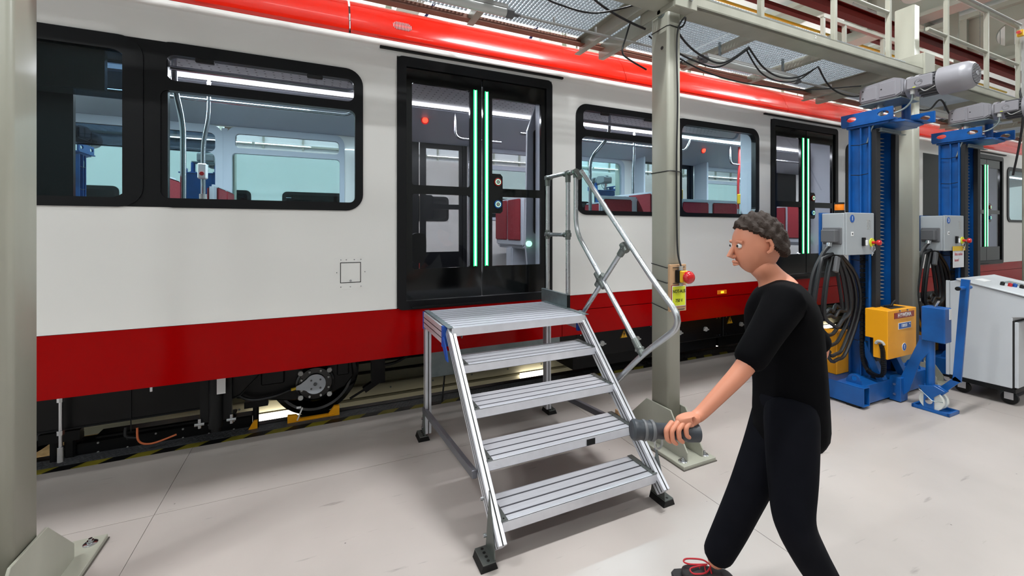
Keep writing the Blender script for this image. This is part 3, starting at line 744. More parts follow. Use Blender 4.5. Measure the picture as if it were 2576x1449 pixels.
for y0, z in ((1.92, .2), (2.122, .4), (2.325, .6), (2.53, .8)): t4 = tread(y0, z)
B().box(1.47, 1.53, 2.117, 2.1195, .35, .385).build('worn_sticker', 'underframe', ST)
# platform deck
pf = B(); pf.box(.80, 1.85, 2.69, 2.706, .945, .9985); pf.box(.80, 1.85, 3.35, 3.365, .93, .99); pf.box(.80, 1.85, 2.7, 3.36, .975, .986)
pf = pf.build('platform_deck', 'aludark', ST)
for k in range(10):
    a = 2.692+k*.0675
    q = B(); q.box(.80, 1.85, a, a+.054, .984, .999)
    for j in range(4): q.box(.80, 1.85, a+.006+j*.012, a+.010+j*.012, .999, 1.0005)
    q.build('deck_plank', 'alu', pf)
    if k < 9: B().box(.80, 1.85, a+.0545, a+.067, .984, .9985).build('grip_strip', 'aludark', pf)
q = B(); q.box(.80, 1.85, 2.687, 2.692, .945, .998); q.build('nosing', 'alu', pf)
for x0, x1 in ((.775, .812), (1.845, 1.885)):
    q = B(); q.box(x0, x1, 2.69, 3.36, 1.0, 1.004); q.build('deck_edge_angle', 'galv', pf)
# side extrusions of the platform and stringers
def extr(name, a, b, w, h, up, grooves=1, m='alu', parent=ST):
    q = B(); q.bar(a, b, w, h, up); o = q.build(name, m, parent, bevel=.003)
    A = Vector(a); C = Vector(b); d = (C-A).normalized(); u = Vector(up); r = d.cross(u).normalized(); u = r.cross(d)
    g = B()
    for sg in (-1, 1):
        for k in range(grooves):
            off = ((k+1)/(grooves+1)-.5)*h
            g.bar(A+r*sg*(w/2)+u*off, C+r*sg*(w/2)+u*off, .0016, .006, up)
        g.bar(A+u*sg*(h/2), C+u*sg*(h/2), .007, .0016, up)
    g.build('groove', 'ink', o)
    return o
for x, sx in ((.7875, -1), (1.868, 1)):
    extr('side_rail', (x, 2.80, .935), (x, 3.34, .935), .048, .12, (0, 0, 1), 2)
    s_ = extr('stringer', (x+(.02 if sx < 0 else -.018), 1.885, .105), (x+(.02 if sx < 0 else -.018), 2.757, .975), .045, .082, (0, -1, 1), 2)
    q = B(); q.box(x-.026, x+.026, 3.335, 3.365, .86, .995); q.box(x-.027, x+.027, 2.775, 2.80, .86, .998); q.box(x-.02, x+.02, 3.29, 3.33, .80, .872)
    q.prism([(2.70, .90), (2.80, .90), (2.80, .865), (2.62, .70), (2.60, .735)], 'x', x-.02 if sx > 0 else x-.002, x if sx > 0 else x+.0)if False else None
    q.build('end_cap', 'bluecap', ST)
    q = B(); q.prism([(2.79, .90), (2.77, .93), (2.69, .85), (2.66, .79), (2.70, .79), (2.80, .87)], 'x', x+(.026 if sx < 0 else -.030)*-1*0+(-.024 if sx < 0 else .010), x+(-.016 if sx < 0 else .018)); q.build('corner_bracket', 'bluecap', ST)
    extr('rear_leg', (x, 3.31, .05), (x, 3.31, .87), .046, .07, (0, 1, 0), 2)
    # feet
    for y, nm in ((1.955, 'front'), (3.33, 'rear')):
        xo = x+sx*.035
        q = B(); p = .06
        vs = []
        q.prism([(xo-.045, 0), (xo+.045, 0), (xo+.033, .035), (xo-.033, .035)], 'y', y-.062, y+.062)
        f = q.build('foot_pad', 'black', ST, bevel=.002)
        q = B(); q.box(xo-.033, xo+.033, y-.06, y+.06, .035, .040)
        xi = x+.02-.0275-.001 if sx < 0 else x-.018+.0225+.001
        if nm == 'front': q.prism([(y-.055, .038), (y+.06, .038), (y+.02, .30), (y-.02+.04, .34), (y-.05, .12)], 'x', xi, xi+.005)
        else: q.prism([(y-.055, .038), (y+.055, .038), (y+.02, .2), (y-.03, .2)], 'x', x+sx*.024, x+sx*.029)
        q.build('foot_plate', 'clamp', f)
        q = B()
        for k in range(4): q.cyl((xo, y-.042+k*.028, .0401), (xo, y-.042+k*.028, .0412), .008, n=10)
        q.build('slot', 'ink', f, kind='stuff')
        q = B(); z2 = (.13, .29) if nm == 'front' else (.08, .15)
        for z in z2: q.cyl((x+sx*.026, y+.01 if nm == 'rear' else y+(z-.1)*.25, z), (x+sx*.042, y+.01 if nm == 'rear' else y+(z-.1)*.25, z), .009, n=8)
        q.build('bolt', 'chrome', f)
    B().box(x-.02 if sx < 0 else x-.036, x+.038 if sx < 0 else x+.02, 1.84, 1.90, .055, .10, Matrix.Rotation(.78, 3, 'X')).build('stringer_cap', 'black', ST) if False else None
    q = B(); q.bar((x+sx*.02, 2.15, .33), (x+sx*.02, 3.34, .22), .03, .045); q.build('diagonal_brace', 'aludark' , ST, bevel=.003)
q = B(); q.prism([(2.79, .90), (2.99, .94), (2.99, .955), (2.75, .955)], 'x', .9, .905); q.build('gusset', 'galv', pf)
# handrail at X = 1.92
xr = 1.925; R_ = .0185
def rail(name, pts, r=R_, rad=.08): 
    q = B(); q.tube(bend([(xr,)+tuple(p) for p in pts], rad), r, 14); return q.build(name, 'alutube', ST)
rail('rail_post', [(3.40, .93), (3.40, 2.12)]); rail('rail_post', [(3.05, .93), (3.05, 2.12)])
rail('top_rail', [(3.42, 2.13), (2.99, 2.13)]); rail('mid_rail', [(3.40, 1.605), (3.05, 1.605)], .017)
rail('inner_rail', [(2.93, 2.10), (2.93, 1.635), (2.55, 1.255), (2.15, .84)], R_, .12)
rail('stair_rail', [(2.85, 2.12), (2.02, 1.30), (1.80, 1.11), (2.165, .82), (2.44, .545)], R_, .16)
rail('cross_brace', [(2.325, 1.53), (2.84, .97)], .017)
def knuckle(y, z, pts, r=.0245):
    q = B(); q.ball((xr, y, z), r*1.1, (1, 1, 1), 14)
    for dy, dz in pts: q.cyl((xr, y, z), (xr, y+dy, z+dz), r, r*.92, 14)
    q.box(xr-r*1.05, xr+r*1.05, y-r*.7, y+r*.7, z-r*.7, z+r*.7)
    k = q.build('rail_joint', 'clamp', ST, bevel=.002)
    B().cyl((xr-r*1.2, y, z-.005), (xr-r*1.05, y, z-.005), .007, n=10).build('screw', 'chrome', k)
knuckle(3.40, 2.125, [(0, -.075), (-.07, 0)]); knuckle(3.05, 2.125, [(0, -.075), (.06, 0), (-.05, 0)]); knuckle(2.93, 2.125, [(0, -.05), (-.06, -.055), (.03, 0)])
knuckle(3.40, 1.605, [(0, -.04), (0, .04), (-.06, 0)], .024); knuckle(3.05, 1.605, [(0, -.04), (0, .04), (.06, 0)], .024)
knuckle(2.325, 1.525, [(.05, -.055), (-.025, -.025), (.025, .025)], .026); knuckle(2.60, 1.27, [(.05, .05), (-.05, -.05), (-.04, .045), (.04, -.045)], .026); knuckle(2.175, .862, [(.05, .055), (-.035, -.035)], .025)
q = B(); q.box(1.876, 1.900, 2.985, 3.43, .985, 1.11); k = q.build('toe_board', 'galv', ST, bevel=.002)
B().box(1.874, 1.902, 2.980, 2.986, .99, 1.105).build('board_end', 'black', k)
for y, z in ((2.85, .965), (2.455, .53)):
    q = B(); q.box(1.885, 1.95, y-.03, y+.03, z-.035, z-.01, Matrix.Rotation(.78, 3, 'X')); q.cyl((1.92, y+.012, z-.02), (1.92, y-.005, z+.025), .026, n=14); q.build('rail_bracket', 'alutube', ST)

# ================================================================== GANTRY COLUMNS
def column(xc, lab, top=4.12):
    o = thing('steel_column', lab, 'column', (xc, 2.45, 0), 'beige steel columns carrying the walkway')
    q = B(); q.prism([(xc-.065+.0+a, b_) for a, b_ in [(x-(xc-.065), y) for x, y in rrect(xc-.065, xc+.065, 2.36, 2.54, .022, 5)]], 'z', .025, top)
    p = q.build('post', 'beige', o)
    for f in p.data.polygons: f.use_smooth = abs(f.normal.z) < .5
    q = B(); q.box(xc-.155, xc+.155, 2.128, 2.95, .004, .028); q.build('base_plate', 'beige', o, bevel=.003)
    q = B(); q.box(xc-.16, xc+.16, 2.122, 2.955, 0.0005, .006); q.build('grout_bed', 'joint', o)
    for x in (xc-.079, xc+.067):
        q = B(); q.prism([(2.17, .028), (2.17, .085), (2.325, .325), (2.575, .325), (2.80, .10), (2.80, .028)], 'x', x, x+.012); q.build('gusset', 'beige', o, bevel=.002)
    for x in (xc-.105, xc+.105):
        for y in (2.185, 2.89):
            q = B(); q.lathe([(.030, 0), (.030, .004), (.024, .008), (.014, .008), (.014, .018), (.008, .018), (.008, .028)], (x if False else x, y, .028), n=16); q.build('anchor_bolt', 'chrome', o)
    # head bracket
    q = B(); q.box(xc-.10, xc+.115, 2.255, 2.275, 3.26, 3.55); q.box(xc-.10, xc-.08, 2.275, 2.62, 3.26, 3.55); q.box(xc+.095, xc+.115, 2.275, 2.62, 3.26, 3.55)
    q.box(xc-.09, xc+.1, 2.275, 2.35, 3.262, 3.28); q.build('head_bracket', 'beige', o, bevel=.003)
    q = B(); q.cyl((xc+.045, 2.20, 3.33), (xc+.045, 2.255, 3.33), .011, n=12); q.cyl((xc+.045, 2.185, 3.33), (xc+.045, 2.20, 3.33), .02, n=6); q.cyl((xc+.045, 2.24, 3.33), (xc+.045, 2.255, 3.33), .02, n=6)
    q.build('long_bolt', 'chrome', o)
    q = B(); q.cyl((xc-.085, 2.42, 3.28), (xc-.068, 2.42, 3.28), .034, n=20); q.cyl((xc-.1, 2.42, 3.28), (xc-.08, 2.42, 3.28), .018, n=6); q.build('washer_bolt', 'galv', o)
    q = B(); q.cyl((xc-.068, 2.42, 3.02), (xc-.0655, 2.42, 3.02), .013, n=16); q.build('bolt_hole', 'ink', o)
    return o
for i, (x, l) in enumerate(((-1.172, 'beige steel column at the left edge of the picture, nearest to the camera'), (2.425, 'beige steel column carrying the red stop button, right of the steps'), (6.0, 'beige steel column standing between the two blue lifting jacks'), (9.58, 'beige steel column at the right edge beyond the second jack'))):
    column(x, l)
farl = ['far-side beige column left, seen through the leftmost train windows', 'far-side beige column seen through the wide train window left of the door', 'far-side beige column seen through the train door glass', 'far-side beige column seen through the train window behind the steps']
src = [o for o in COL.objects if o.name.startswith('steel_column') and o.parent is None][0]
for i, x in enumerate((-4.7, -1.17, 2.42, 6.0)):
    dup(src, (x, 7.4, 0), PI, farl[i], 'beige columns on the far side of the train')
# scribbles and strap wires on the columns
def strap(xc, z, z2, lab):
    q = B(); q.tube([(xc-.068, 2.53, z), (xc-.069, 2.37, z2), (xc-.05, 2.356, z2+.004), (xc+.05, 2.356, z2), (xc+.068, 2.37, z2)], .0035, 6)
    tag(q.build('cable_tie', 'cable'), lab, 'cable tie')
strap(2.425, 3.165, 3.165, 'black cable tie around the top of the column beside the steps')
strap(2.425, 2.085, 2.085, 'black cable tie at window height around the column beside the steps')
strap(2.425, 1.388, 1.365, 'black wire tie holding the top of the plywood stop board')
strap(2.425, 1.272, 1.252, 'black wire tie holding the middle of the plywood stop board')
strap(2.425, 1.082, 1.052, 'black wire tie holding the bottom of the plywood stop board')
# emergency stop board
EB = thing('emergency_stop_board', 'plywood board with red mushroom button and yellow sign reading NOT-AUS 750 V', 'stop button', (2.44, 2.34, 1.2))
B().box(2.348, 2.508, 2.328, 2.352, 1.045, 1.392).build('board', 'wood', EB, bevel=.002)
q = B(); q.box(2.358, 2.498, 2.324, 2.328, 1.08, 1.238); sg = q.build('sign', 'redline', EB)
B().box(2.361, 2.495, 2.3225, 2.3245, 1.083, 1.235).build('sign_border', 'tape' if False else 'labelwhite', sg)
B().box(2.366, 2.490, 2.3215, 2.3235, 1.088, 1.230).build('sign_face', 'yellowsign', sg)
text('NOT-AUS', .0335, (2.428, 2.3205, 1.193), SOUTH, 'ink', sg, sx=.86); text('750 V', .0335, (2.428, 2.3205, 1.125), SOUTH, 'ink', sg, sx=.9)
bx = B().box(2.392, 2.46, 2.285, 2.327, 1.262, 1.352).build('switch_box', 'black', EB, bevel=.004)
B().box(2.394, 2.462, 2.262, 2.287, 1.264, 1.35).build('switch_cover', 'yellowbox', bx, bevel=.006)
q = B(); q.lathe([(.026, 0), (.026, .012), (.044, .018), (.047, .028), (.044, .042), (.034, .055), (.018, .063), (.002, .065)], (2.43, 2.262, 1.305), (0, -1, 0), 28); q.build('mushroom_button', 'redbtn', bx)
for z in (1.35, 1.235): B().cyl((2.43, 2.305, z), (2.43, 2.305, z+.03), .014, n=12).build('cable_gland', 'greyplastic', bx)
q = B()
for z in (1.37, 1.253, 1.057): q.tube([(2.372, 2.325, z), (2.488, 2.325, z+.002)], .0025, 6)
q.build('binding_wire', 'cable', EB)
def cable(pts, r, lab, k=6, grp=None):
    q = B(); q.tube(smoothpath(pts, k), r, 8)
    return tag(q.build('cable', 'cable'), lab, 'cable', grp)
cable([(2.43, 2.305, 1.38), (2.425, 2.33, 1.48), (2.43, 2.345, 1.7), (2.428, 2.345, 2.2), (2.438, 2.345, 2.6), (2.43, 2.345, 3.0), (2.432, 2.33, 3.15), (2.46, 2.3, 3.215), (2.49, 2.32, 3.205), (2.495, 2.36, 3.18), (2.47, 2.42, 3.2)], .0065, 'black cable running down the column to the emergency stop button')
B().bar((2.74, 3.0, .0), (2.74, 3.0, .01), .01, .01).bm.free()
q = B(); q.box(2.30, 2.40, 2.86, 2.90, .028, .12); tag(q.build('wood_offcut', 'wood'), 'small wooden offcut standing behind the column base plate', 'wood')

# ================================================================== WALKWAY
GW = thing('walkway', 'steel grating walkway on beige beams above the near side of the train', 'walkway', (2.4, 2.9, 3.35))
for a, c in ((-4.7, -1.28), (-1.07, 2.325), (2.54, 5.90), (6.115, 9.48), (9.70, 13.1)):
    q = B(); q.box(a, c, 2.27, 2.30, 3.30, 3.38); q.box(a, c, 2.27, 2.455, 3.30, 3.312); q.box(a, c, 2.27, 2.455, 3.37, 3.38)
    q.build('edge_beam', 'beige', GW)
q = B(); q.box(-4.7, 13.1, 3.405, 3.413, 3.405, 3.478); q.box(-4.7, 13.1, 3.34, 3.405, 3.405, 3.412); q.build('inner_edge_beam', 'brown', GW)
def chan(x, d, m='beige', z0=3.335, z1=3.475):
    q = B(); q.box(x-.004, x+.004, 2.40, 3.44, z0, z1); q.box(min(x, x+d*.055), max(x, x+d*.055), 2.40, 3.44, z0, z0+.008); q.box(min(x, x+d*.055), max(x, x+d*.055), 2.40, 3.44, z1-.008, z1)
    q.build('cross_beam', m, GW)
for x, d in ((-3.5, 1), (-2.35, 1), (-1.33, -1), (-1.02, 1), (0, 1), (1.16, 1), (2.30, -1), (2.53, 1), (3.62, 1), (4.66, 1), (5.80, -1), (6.06, 1), (7.2, 1), (8.4, 1), (9.5, -1), (9.68, 1), (10.8, 1), (12, 1)): chan(x, d, z0=3.335 if min(abs(x-c) for c in (-1.17, 2.42, 5.95, 9.58)) < .2 else 3.40)
def gratingmesh(w):
    q = B(); x = 0
    while x < w: q.box(x, x+.0035, 2.42, 3.40, 3.478, 3.508); x += .033
    y = 2.42
    while y < 3.40: q.box(0, w, y, y+.004, 3.484, 3.502); y += .034
    return q
gp = gratingmesh(1.14); g0 = gp.build('grating_panel', 'grating', GW, kind='stuff')
gx = [-4.6, -3.45, -2.3, -1.15, .0, 1.17, 2.34, 3.5, 4.66, 5.82, 6.98, 8.14, 9.3, 10.46, 11.6]
g0.location.x = g0.location.x + gx[0]
for x in gx[1:]:
    c = g0.copy(); COL.objects.link(c); c.location.x = g0.location.x - gx[0] + x
# grating clamps
q = B()
for x in gx:
    for y, in ((3.36,), (2.47,)):
        for dx in (0, .055):
            q.box(x+dx, x+dx+.012, y-.02, y+.03, 3.455, 3.47); q.cyl((x+dx+.006, y, 3.43), (x+dx+.006, y, 3.475), .005, n=8); q.bar((x+dx+.006, y-.02, 3.44), (x+dx+.006, y+.03, 3.452), .01, .005)
q.build('grating_clip', 'motordark', GW, kind='stuff')
# guard rail on the outer edge
for x in (-3.3, -2.2, .0, 1.1, 3.31, 4.33, 5.27, 6.50, 7.54, 8.50, 10.2, 11.5):
    q = B(); q.box(x-.02, x+.02, 2.28, 2.32, 3.35, 4.35); q.build('guard_post', 'beige', GW, bevel=.003)
for a, c in ((-4.6, -1.25), (-1.05, 2.33), (2.55, 5.27), (6.065, 8.50), (9.65, 13)):
    for z, r in ((3.85, .019), (4.35, .021)):
        q = B(); q.cyl((a, 2.30, z), (c, 2.30, z), r, n=14); q.build('guard_rail', 'beige', GW)
q = B(); q.cyl((6.0, 2.272, 4.375), (8.5, 2.272, 4.375), .012, n=10); q.build('conduit', 'greyplastic', GW)
q = B(); q.tube([(8.55, 2.27, 4.35), (8.55, 2.27, 3.4)], .014); q.build('conduit', 'greyplastic', GW)
# inner guard rail
q = B(); q.bar((5.95, 3.3, 4.42), (9.5, 3.3, 4.42), .05, .04)
q.build('inner_guard_rail', 'beige', GW)
for x in (5.97, 6.45, 7.4, 8.4): B().box(x-.02, x+.02, 3.28, 3.32, 3.5, 4.42).build('inner_guard_post', 'beige', GW)
B().box(8.30, 8.36, 2.2, 2.26, 4.17, 4.25).build('pull_box', 'yellowbox', GW, bevel=.005)
B().cyl((8.22, 2.22, 4.2), (8.30, 2.23, 4.21), .02, n=12).build('pull_knob', 'redbtn', GW)
text('2', .04, (4.0, 2.269, 3.352), SOUTH, 'labelwhite', GW, name='beam_number')
# far walkway
dup(GW, (2.4, 6.95, 3.35), PI, 'second grating walkway on the far side of the train, glimpsed above its roof', None)
# lamps under the walkway
def tubelamp(a, c, lab):
    o = thing('tube_lamp', lab, 'lamp', ((a+c)/2, 2.9, 3.27), 'unlit tube lamps under the walkway')
    q = B(); q.cyl((a+.05, 2.9, 3.28), (c-.05, 2.9, 3.28), .034, n=20); q.build('tube', 'tube', o)
    q = B(); q.box(a+.05, c-.05, 2.87, 2.93, 3.302, 3.33); q.build('reflector', 'greyplastic', o)
    for x, s in ((a, 1), (c, -1)):
        q = B(); q.cyl((x, 2.9, 3.28), (x+s*.06, 2.9, 3.28), .036, n=20); q.cyl((x-s*.05, 2.9, 3.28), (x, 2.9, 3.28), .016, n=12); q.build('end_cap', 'motordark', o)
    for x in (a+.25, c-.25): B().box(x-.008, x+.008, 2.89, 2.91, 3.32, 3.48).build('hanger', 'galv', o)
tubelamp(-.1, 1.34, 'round tube lamp under the walkway, left of the steel column')
tubelamp(3.32, 4.78, 'round tube lamp under the walkway, right of the steel column')
tubelamp(7.0, 8.4, 'round tube lamp under the walkway beyond the second column')
q = B(); q.cyl((1.40, 2.9, 3.28), (3.26, 2.9, 3.28), .010, n=10)
for x in (1.7, 2.1, 2.9): q.box(x-.006, x+.006, 2.892, 2.908, 3.28, 3.334)
tag(q.build('conduit', 'greyplastic'), 'thin grey conduit under the walkway passing behind the steel column', 'conduit')
q = B(); q.cyl((4.84, 2.9, 3.28), (6.93, 2.9, 3.28), .012, n=10); q.box(5.394, 5.406, 2.892, 2.908, 3.28, 3.334)
tag(q.build('conduit', 'greyplastic'), 'thin grey conduit under the walkway above the first lifting jack', 'conduit')
# sagging cables under the walkway
cable([(2.50, 2.5, 3.33), (2.7, 2.52, 3.17), (2.95, 2.55, 3.10), (3.25, 2.6, 3.12), (3.6, 2.62, 3.33)], .008, 'upper sagging black cable between the column and first cross beam')
cable([(2.48, 2.55, 3.28), (2.65, 2.6, 3.14), (2.95, 2.62, 3.085), (3.25, 2.64, 3.10), (3.62, 2.64, 3.32)], .008, 'lower sagging black cable between the column and first cross beam')
cable([(3.6, 2.62, 3.33), (3.8, 2.62, 3.18), (4.05, 2.62, 3.12), (4.35, 2.62, 3.17), (4.66, 2.62, 3.32)], .008, 'sagging black cable between first and second cross beam right of column')
cable([(3.62, 2.66, 3.33), (3.82, 2.66, 3.15), (4.08, 2.66, 3.10), (4.38, 2.66, 3.15), (4.68, 2.66, 3.32)], .007, 'twin sagging black cable just behind the one at first cross beam')
cable([(4.66, 2.62, 3.32), (4.85, 2.62, 3.15), (5.15, 2.62, 3.09), (5.45, 2.60, 3.13), (5.75, 2.58, 3.30)], .008, 'sagging black cable ending near the second column head')
cable([(2.49, 2.7, 3.25), (3.0, 2.8, 3.16), (3.6, 2.9, 3.14), (4.3, 2.95, 3.17), (4.9, 2.9, 3.2), (5.6, 2.7, 3.28)], .007, 'long flat black cable under the walkway beside the tube lamp')
cable([(-.1, 2.75, 3.36), (.6, 2.75, 3.28), (1.1, 2.72, 3.27), (1.35, 2.7, 3.36), (1.6, 2.65, 3.29), (1.9, 2.6, 3.27), (2.3, 2.5, 3.40)], .008, 'wavy black cable under the grating left of the column')
cable([(1.65, 2.6, 3.47), (1.95, 2.6, 3.33), (2.2, 2.62, 3.28), (2.36, 2.6, 3.24)], .009, 'thick black cable dropping from the grating to the column head')
cable([(2.30, 2.7, 3.34), (2.25, 2.7, 3.2), (2.18, 2.66, 3.05), (2.22, 2.62, 2.98), (2.37, 2.6, 2.92)], .007, 'black cable looping beside the left face of the column')
cable([(6.1, 2.5, 3.25), (6.5, 2.6, 3.12), (6.9, 2.6, 3.14), (7.2, 2.6, 3.30), (7.5, 2.6, 3.12), (7.9, 2.55, 3.05)], .010, 'black cable sagging beyond the second column near the motor')
cable([(8.5, 2.3, 3.6), (8.48, 2.25, 3.2), (8.55, 2.3, 2.8), (8.7, 2.4, 2.4)], .012, 'bundle of black cable hanging by the right-hand walkway post')
# overhead crane runway, pipes, ceiling lights
CR = thing('crane_beam', 'dark red crane runway beam running high along the hall', 'beam', (8, 4.5, 5.4))
q = B(); q.box(-6.9, 21.9, 4.46, 4.49, 5.56, 5.73); q.box(-6.9, 21.9, 4.40, 4.55, 5.55, 5.565); q.box(-6.9, 21.9, 4.40, 4.55, 5.725, 5.74); q.build('beam', 'cranered', CR)
for x in range(-5, 22, 3): B().box(x, x+.04, 4.4, 4.55, 5.74, 7.4).build('hanger', 'truss', CR)
CR2 = thing('crane_beam', 'second dark red crane beam, thinner, just below and behind the first', 'beam', (8, 5.6, 5.4))
q = B(); q.box(-6.9, 21.9, 5.6, 5.63, 6.2, 6.3); q.box(-6.9, 21.9, 5.56, 5.67, 6.19, 6.2); q.build('beam', 'cranered', CR2)
q = B(); q.cyl((-6.9, 6.2, 6.45), (21.9, 6.2, 6.45), .03, n=12); tag(q.build('gas_pipe', 'pipeyellow'), 'long yellow pipe running along the hall below the red crane beam', 'pipe')
def ceiling_lamp(x, y, z, lab, g):
    o = thing('strip_lamp', lab, 'lamp', (x, y, z), g)
    B().box(x-.75, x+.75, y-.05, y+.05, z+.01, z+.07).build('housing', 'greyplastic', o)
    B().box(x-.74, x+.74, y-.035, y+.035, z-.015, z+.01).build('tube', 'strip', o)
    for dx in (-.6, .6): B().box(x+dx-.004, x+dx+.004, y-.004, y+.004, z+.07, 7.45).build('suspension', 'galv', o)
k = 0
for y, z, xs_, g in ((4.75, 6.0, (4.6, 7.4, 10.2, 13.0, 15.8), 'lit strip lamps above the red crane beam'), (1.6, 6.8, (0, 2.2, 4.4, 6.6, 8.8), 'lit strip lamps over the aisle')):
    for x in xs_:
        ceiling_lamp(x, y, z, ('first', 'second', 'third', 'fourth', 'fifth')[xs_.index(x)] + ' lit strip lamp from the left ' + g.replace('lit strip lamps ', ''), g)

for x, l in ((1.9, 'navy blue diagonal brace glimpsed above the train roof at the upper left'), (4.1, 'navy blue diagonal brace glimpsed above the train roof near the column')):
    q = B(); q.bar((x-.5, 7.9, 4.9), (x+.5, 7.9, 6.6), .09, .05); tag(q.build('diagonal_brace', 'bluetin'), l, 'brace')

# ================================================================== LIFTING JACK
def lug(b, x, y):
    return b
def make_jack(num, lab):
    J = thing('lifting_jack', lab, 'lifting jack', (5.16, 2.3, 0))
    # base
    for x in (4.52, 5.70):
        q = B(); y0, y1 = 2.155, 3.42
        q.box(x, x+.10, y0, y1, .025, .033); q.box(x, x+.10, y0, y1, .192, .2); q.box(x, x+.008, y0, y1, .033, .192); q.box(x+.092, x+.10, y0, y1, .033, .192)
        q.build('base_beam', 'jackblue', J, bevel=.002)
    q = B(); q.box(4.62, 5.70, 2.185, 2.32, .025, .2); q.box(4.62, 5.70, 2.32, 2.62, .12, .2); q.build('front_beam', 'jackblue', J, bevel=.003)
    q = B(); q.box(4.53, 4.61, 2.2, 2.3, .0, .025); q.box(4.53, 4.61, 3.3, 3.4, .0, .025); q.box(5.71, 5.79, 2.2, 2.3, .0, .025); q.box(5.71, 5.79, 3.3, 3.4, .0, .025); q.build('base_pad', 'black', J)
    for x in (4.60, 5.68):
        q = B(); hp = [(2.21, .2), (2.34, .2), (2.335, .235)] + [(2.275+.052*math.cos(a), .235+.052*math.sin(a)) for a in [PI*i/8 for i in range(9)]] + [(2.215, .235)]
        q.prism(hp, 'x', x, x+.012, [circ(2.275, .245, .024, 14)]); q.build('lifting_lug', 'jackblue', J)
    for x in (4.93, 5.32):
        q = B(); q.bar((x, 2.10+.10, .2), (x, 2.36, .55), .07, .06, (0, 1, 1)); q.build('strut', 'jackblue', J, bevel=.003)
    # mast
    mb = B(); z0, z1 = .2, 2.66
    mb.box(4.90, 4.955, 2.285, 2.30, z0, z1); mb.box(4.90, 4.955, 2.455, 2.47, z0, z1); mb.box(4.94, 4.955, 2.285, 2.47, z0, z1)
    mb.box(4.955, 5.40, 2.44, 2.47, z0, z1); mb.box(5.385, 5.425, 2.32, 2.47, z0, z1); mb.box(5.30, 5.36, 2.42, 2.44, z0, z1)
    mb.box(4.90, 4.935, 2.36, 2.372, z0, z1)
    ms = mb.build('mast', 'jackblue', J, bevel=.002)
    B().box(4.92, 5.0, 2.245, 2.284, z0, z1-.03).build('guide_rail', 'rail', J, bevel=.003)
    B().box(5.36, 5.43, 2.28, 2.32, z0, z1-.03).build('guide_rail', 'rail', J, bevel=.003)
    q = B(); n = 44
    for i in range(n):
        z = .95+i*(1.64/n); w = .105
        q.lathe([(.018, 0), (w*.62, .004), (w*.62, .006), (.018, .022)], (5.11, 2.33, z), n=4)
    q.build('screw_cover_fin', 'bellow', J, kind='stuff')
    q = B(); q.cyl((5.11, 2.33, .2), (5.11, 2.33, 2.7), .03, n=14); q.build('lifting_screw', 'bellow', J)
    q = B()
    for z in (.55, .98, 1.35, 2.2, 2.5): q.tube([(4.905, 2.30, z), (4.902, 2.375, z-.01), (4.905, 2.45, z)], .004, 6)
    q.build('cable_tie', 'cable', ms, kind='stuff')
    # head
    q = B(); q.box(4.9, 5.45, 2.14, 2.49, 2.665, 2.685); q.prism([(4.98, 2.05), (5.34, 2.05), (5.42, 2.14), (4.92, 2.14)], 'z', 2.665, 2.685); q.build('head_plate', 'jackblue', J, bevel=.003)
    q = B(); q.prism(rect(2.10, 2.53, 2.70, 2.81), 'x', 4.885, 4.905, [circ(2.175, 2.757, .045, 16, .026), circ(2.44, 2.757, .045, 16, .026)]); q.build('lifting_ear', 'jackblue', J, bevel=.002)
    q = B(); q.prism(rect(2.00, 2.42, 2.69, 2.80), 'x', 5.42, 5.44, [circ(2.075, 2.745, .04, 16, .026), circ(2.33, 2.745, .04, 16, .026)]); q.build('lifting_ear', 'jackblue', J, bevel=.002)
    B().box(4.88, 4.93, 2.08, 2.52, 2.685, 2.70).build('head_rib', 'jackblue', J); B().box(5.16, 5.44, 2.02, 2.3, 2.69, 2.70).build('head_rib', 'jackblue', J)
    q = B(); q.cyl((5.30, 2.17, 2.70), (5.30, 2.17, 2.90), .035, n=20); q.cyl((5.30, 2.17, 2.685), (5.30, 2.17, 2.725), .055, n=20); q.build('motor_post', 'jackblue', J)
    q = B(); q.box(4.98, 5.34, 2.225, 2.245, 2.61, 2.645); q.box(4.94, 5.38, 2.20, 2.235, 2.60, 2.606); q.build('end_stop', 'galv', J, bevel=.002)
    q = B(); q.cyl((5.09, 2.30, 2.685), (5.09, 2.30, 2.89), .035, n=18); q.cyl((5.09, 2.30, 2.72), (5.09, 2.30, 2.76), .05, n=18); q.cyl((5.09, 2.30, 2.82), (5.09, 2.30, 2.86), .055, n=18); q.build('coupling', 'chrome', J)
    # drive
    q = B(); q.box(4.94, 5.28, 2.06, 2.40, 2.885, 2.895); q.build('motor_plate', 'galv', J)
    q = B(); q.prism([(2.40, 2.915), (2.37, 2.895), (2.10, 2.90), (2.05, 2.93), (2.05, 3.06), (2.12, 3.09), (2.36, 3.07), (2.40, 3.04)], 'x', 4.94, 5.20); gb = q.build('gearbox', 'motor', J, bevel=.012, seg=2)
    q = B(); q.box(4.934, 4.94, 2.10, 2.23, 2.925, 3.06); q.box(4.934, 4.94, 2.25, 2.385, 2.92, 3.045); q.build('gearbox_cover', 'motor', gb, bevel=.003)
    q = B()
    for y, z in ((2.36, 2.95), (2.36, 3.02), (2.21, 3.0)): q.cyl((4.932, y, z), (4.9345, y, z), .006, n=8)
    q.build('plug', 'ink', gb, kind='stuff')
    q = B(); q.lathe([(.065, 0), (.06, .02), (.03, .03)], (5.07, 2.32, 3.065), n=18); q.build('cap', 'motor', gb)
    q = B(); q.cyl((5.07, 2.05, 2.985), (5.07, 2.02, 2.985), .10, n=24); q.cyl((5.07, 2.02, 2.985), (5.07, 1.99, 2.985), .075, n=24); q.cyl((5.07, 1.99, 2.985), (5.07, 1.96, 2.985), .10, n=24); q.build('flange', 'motor', gb)
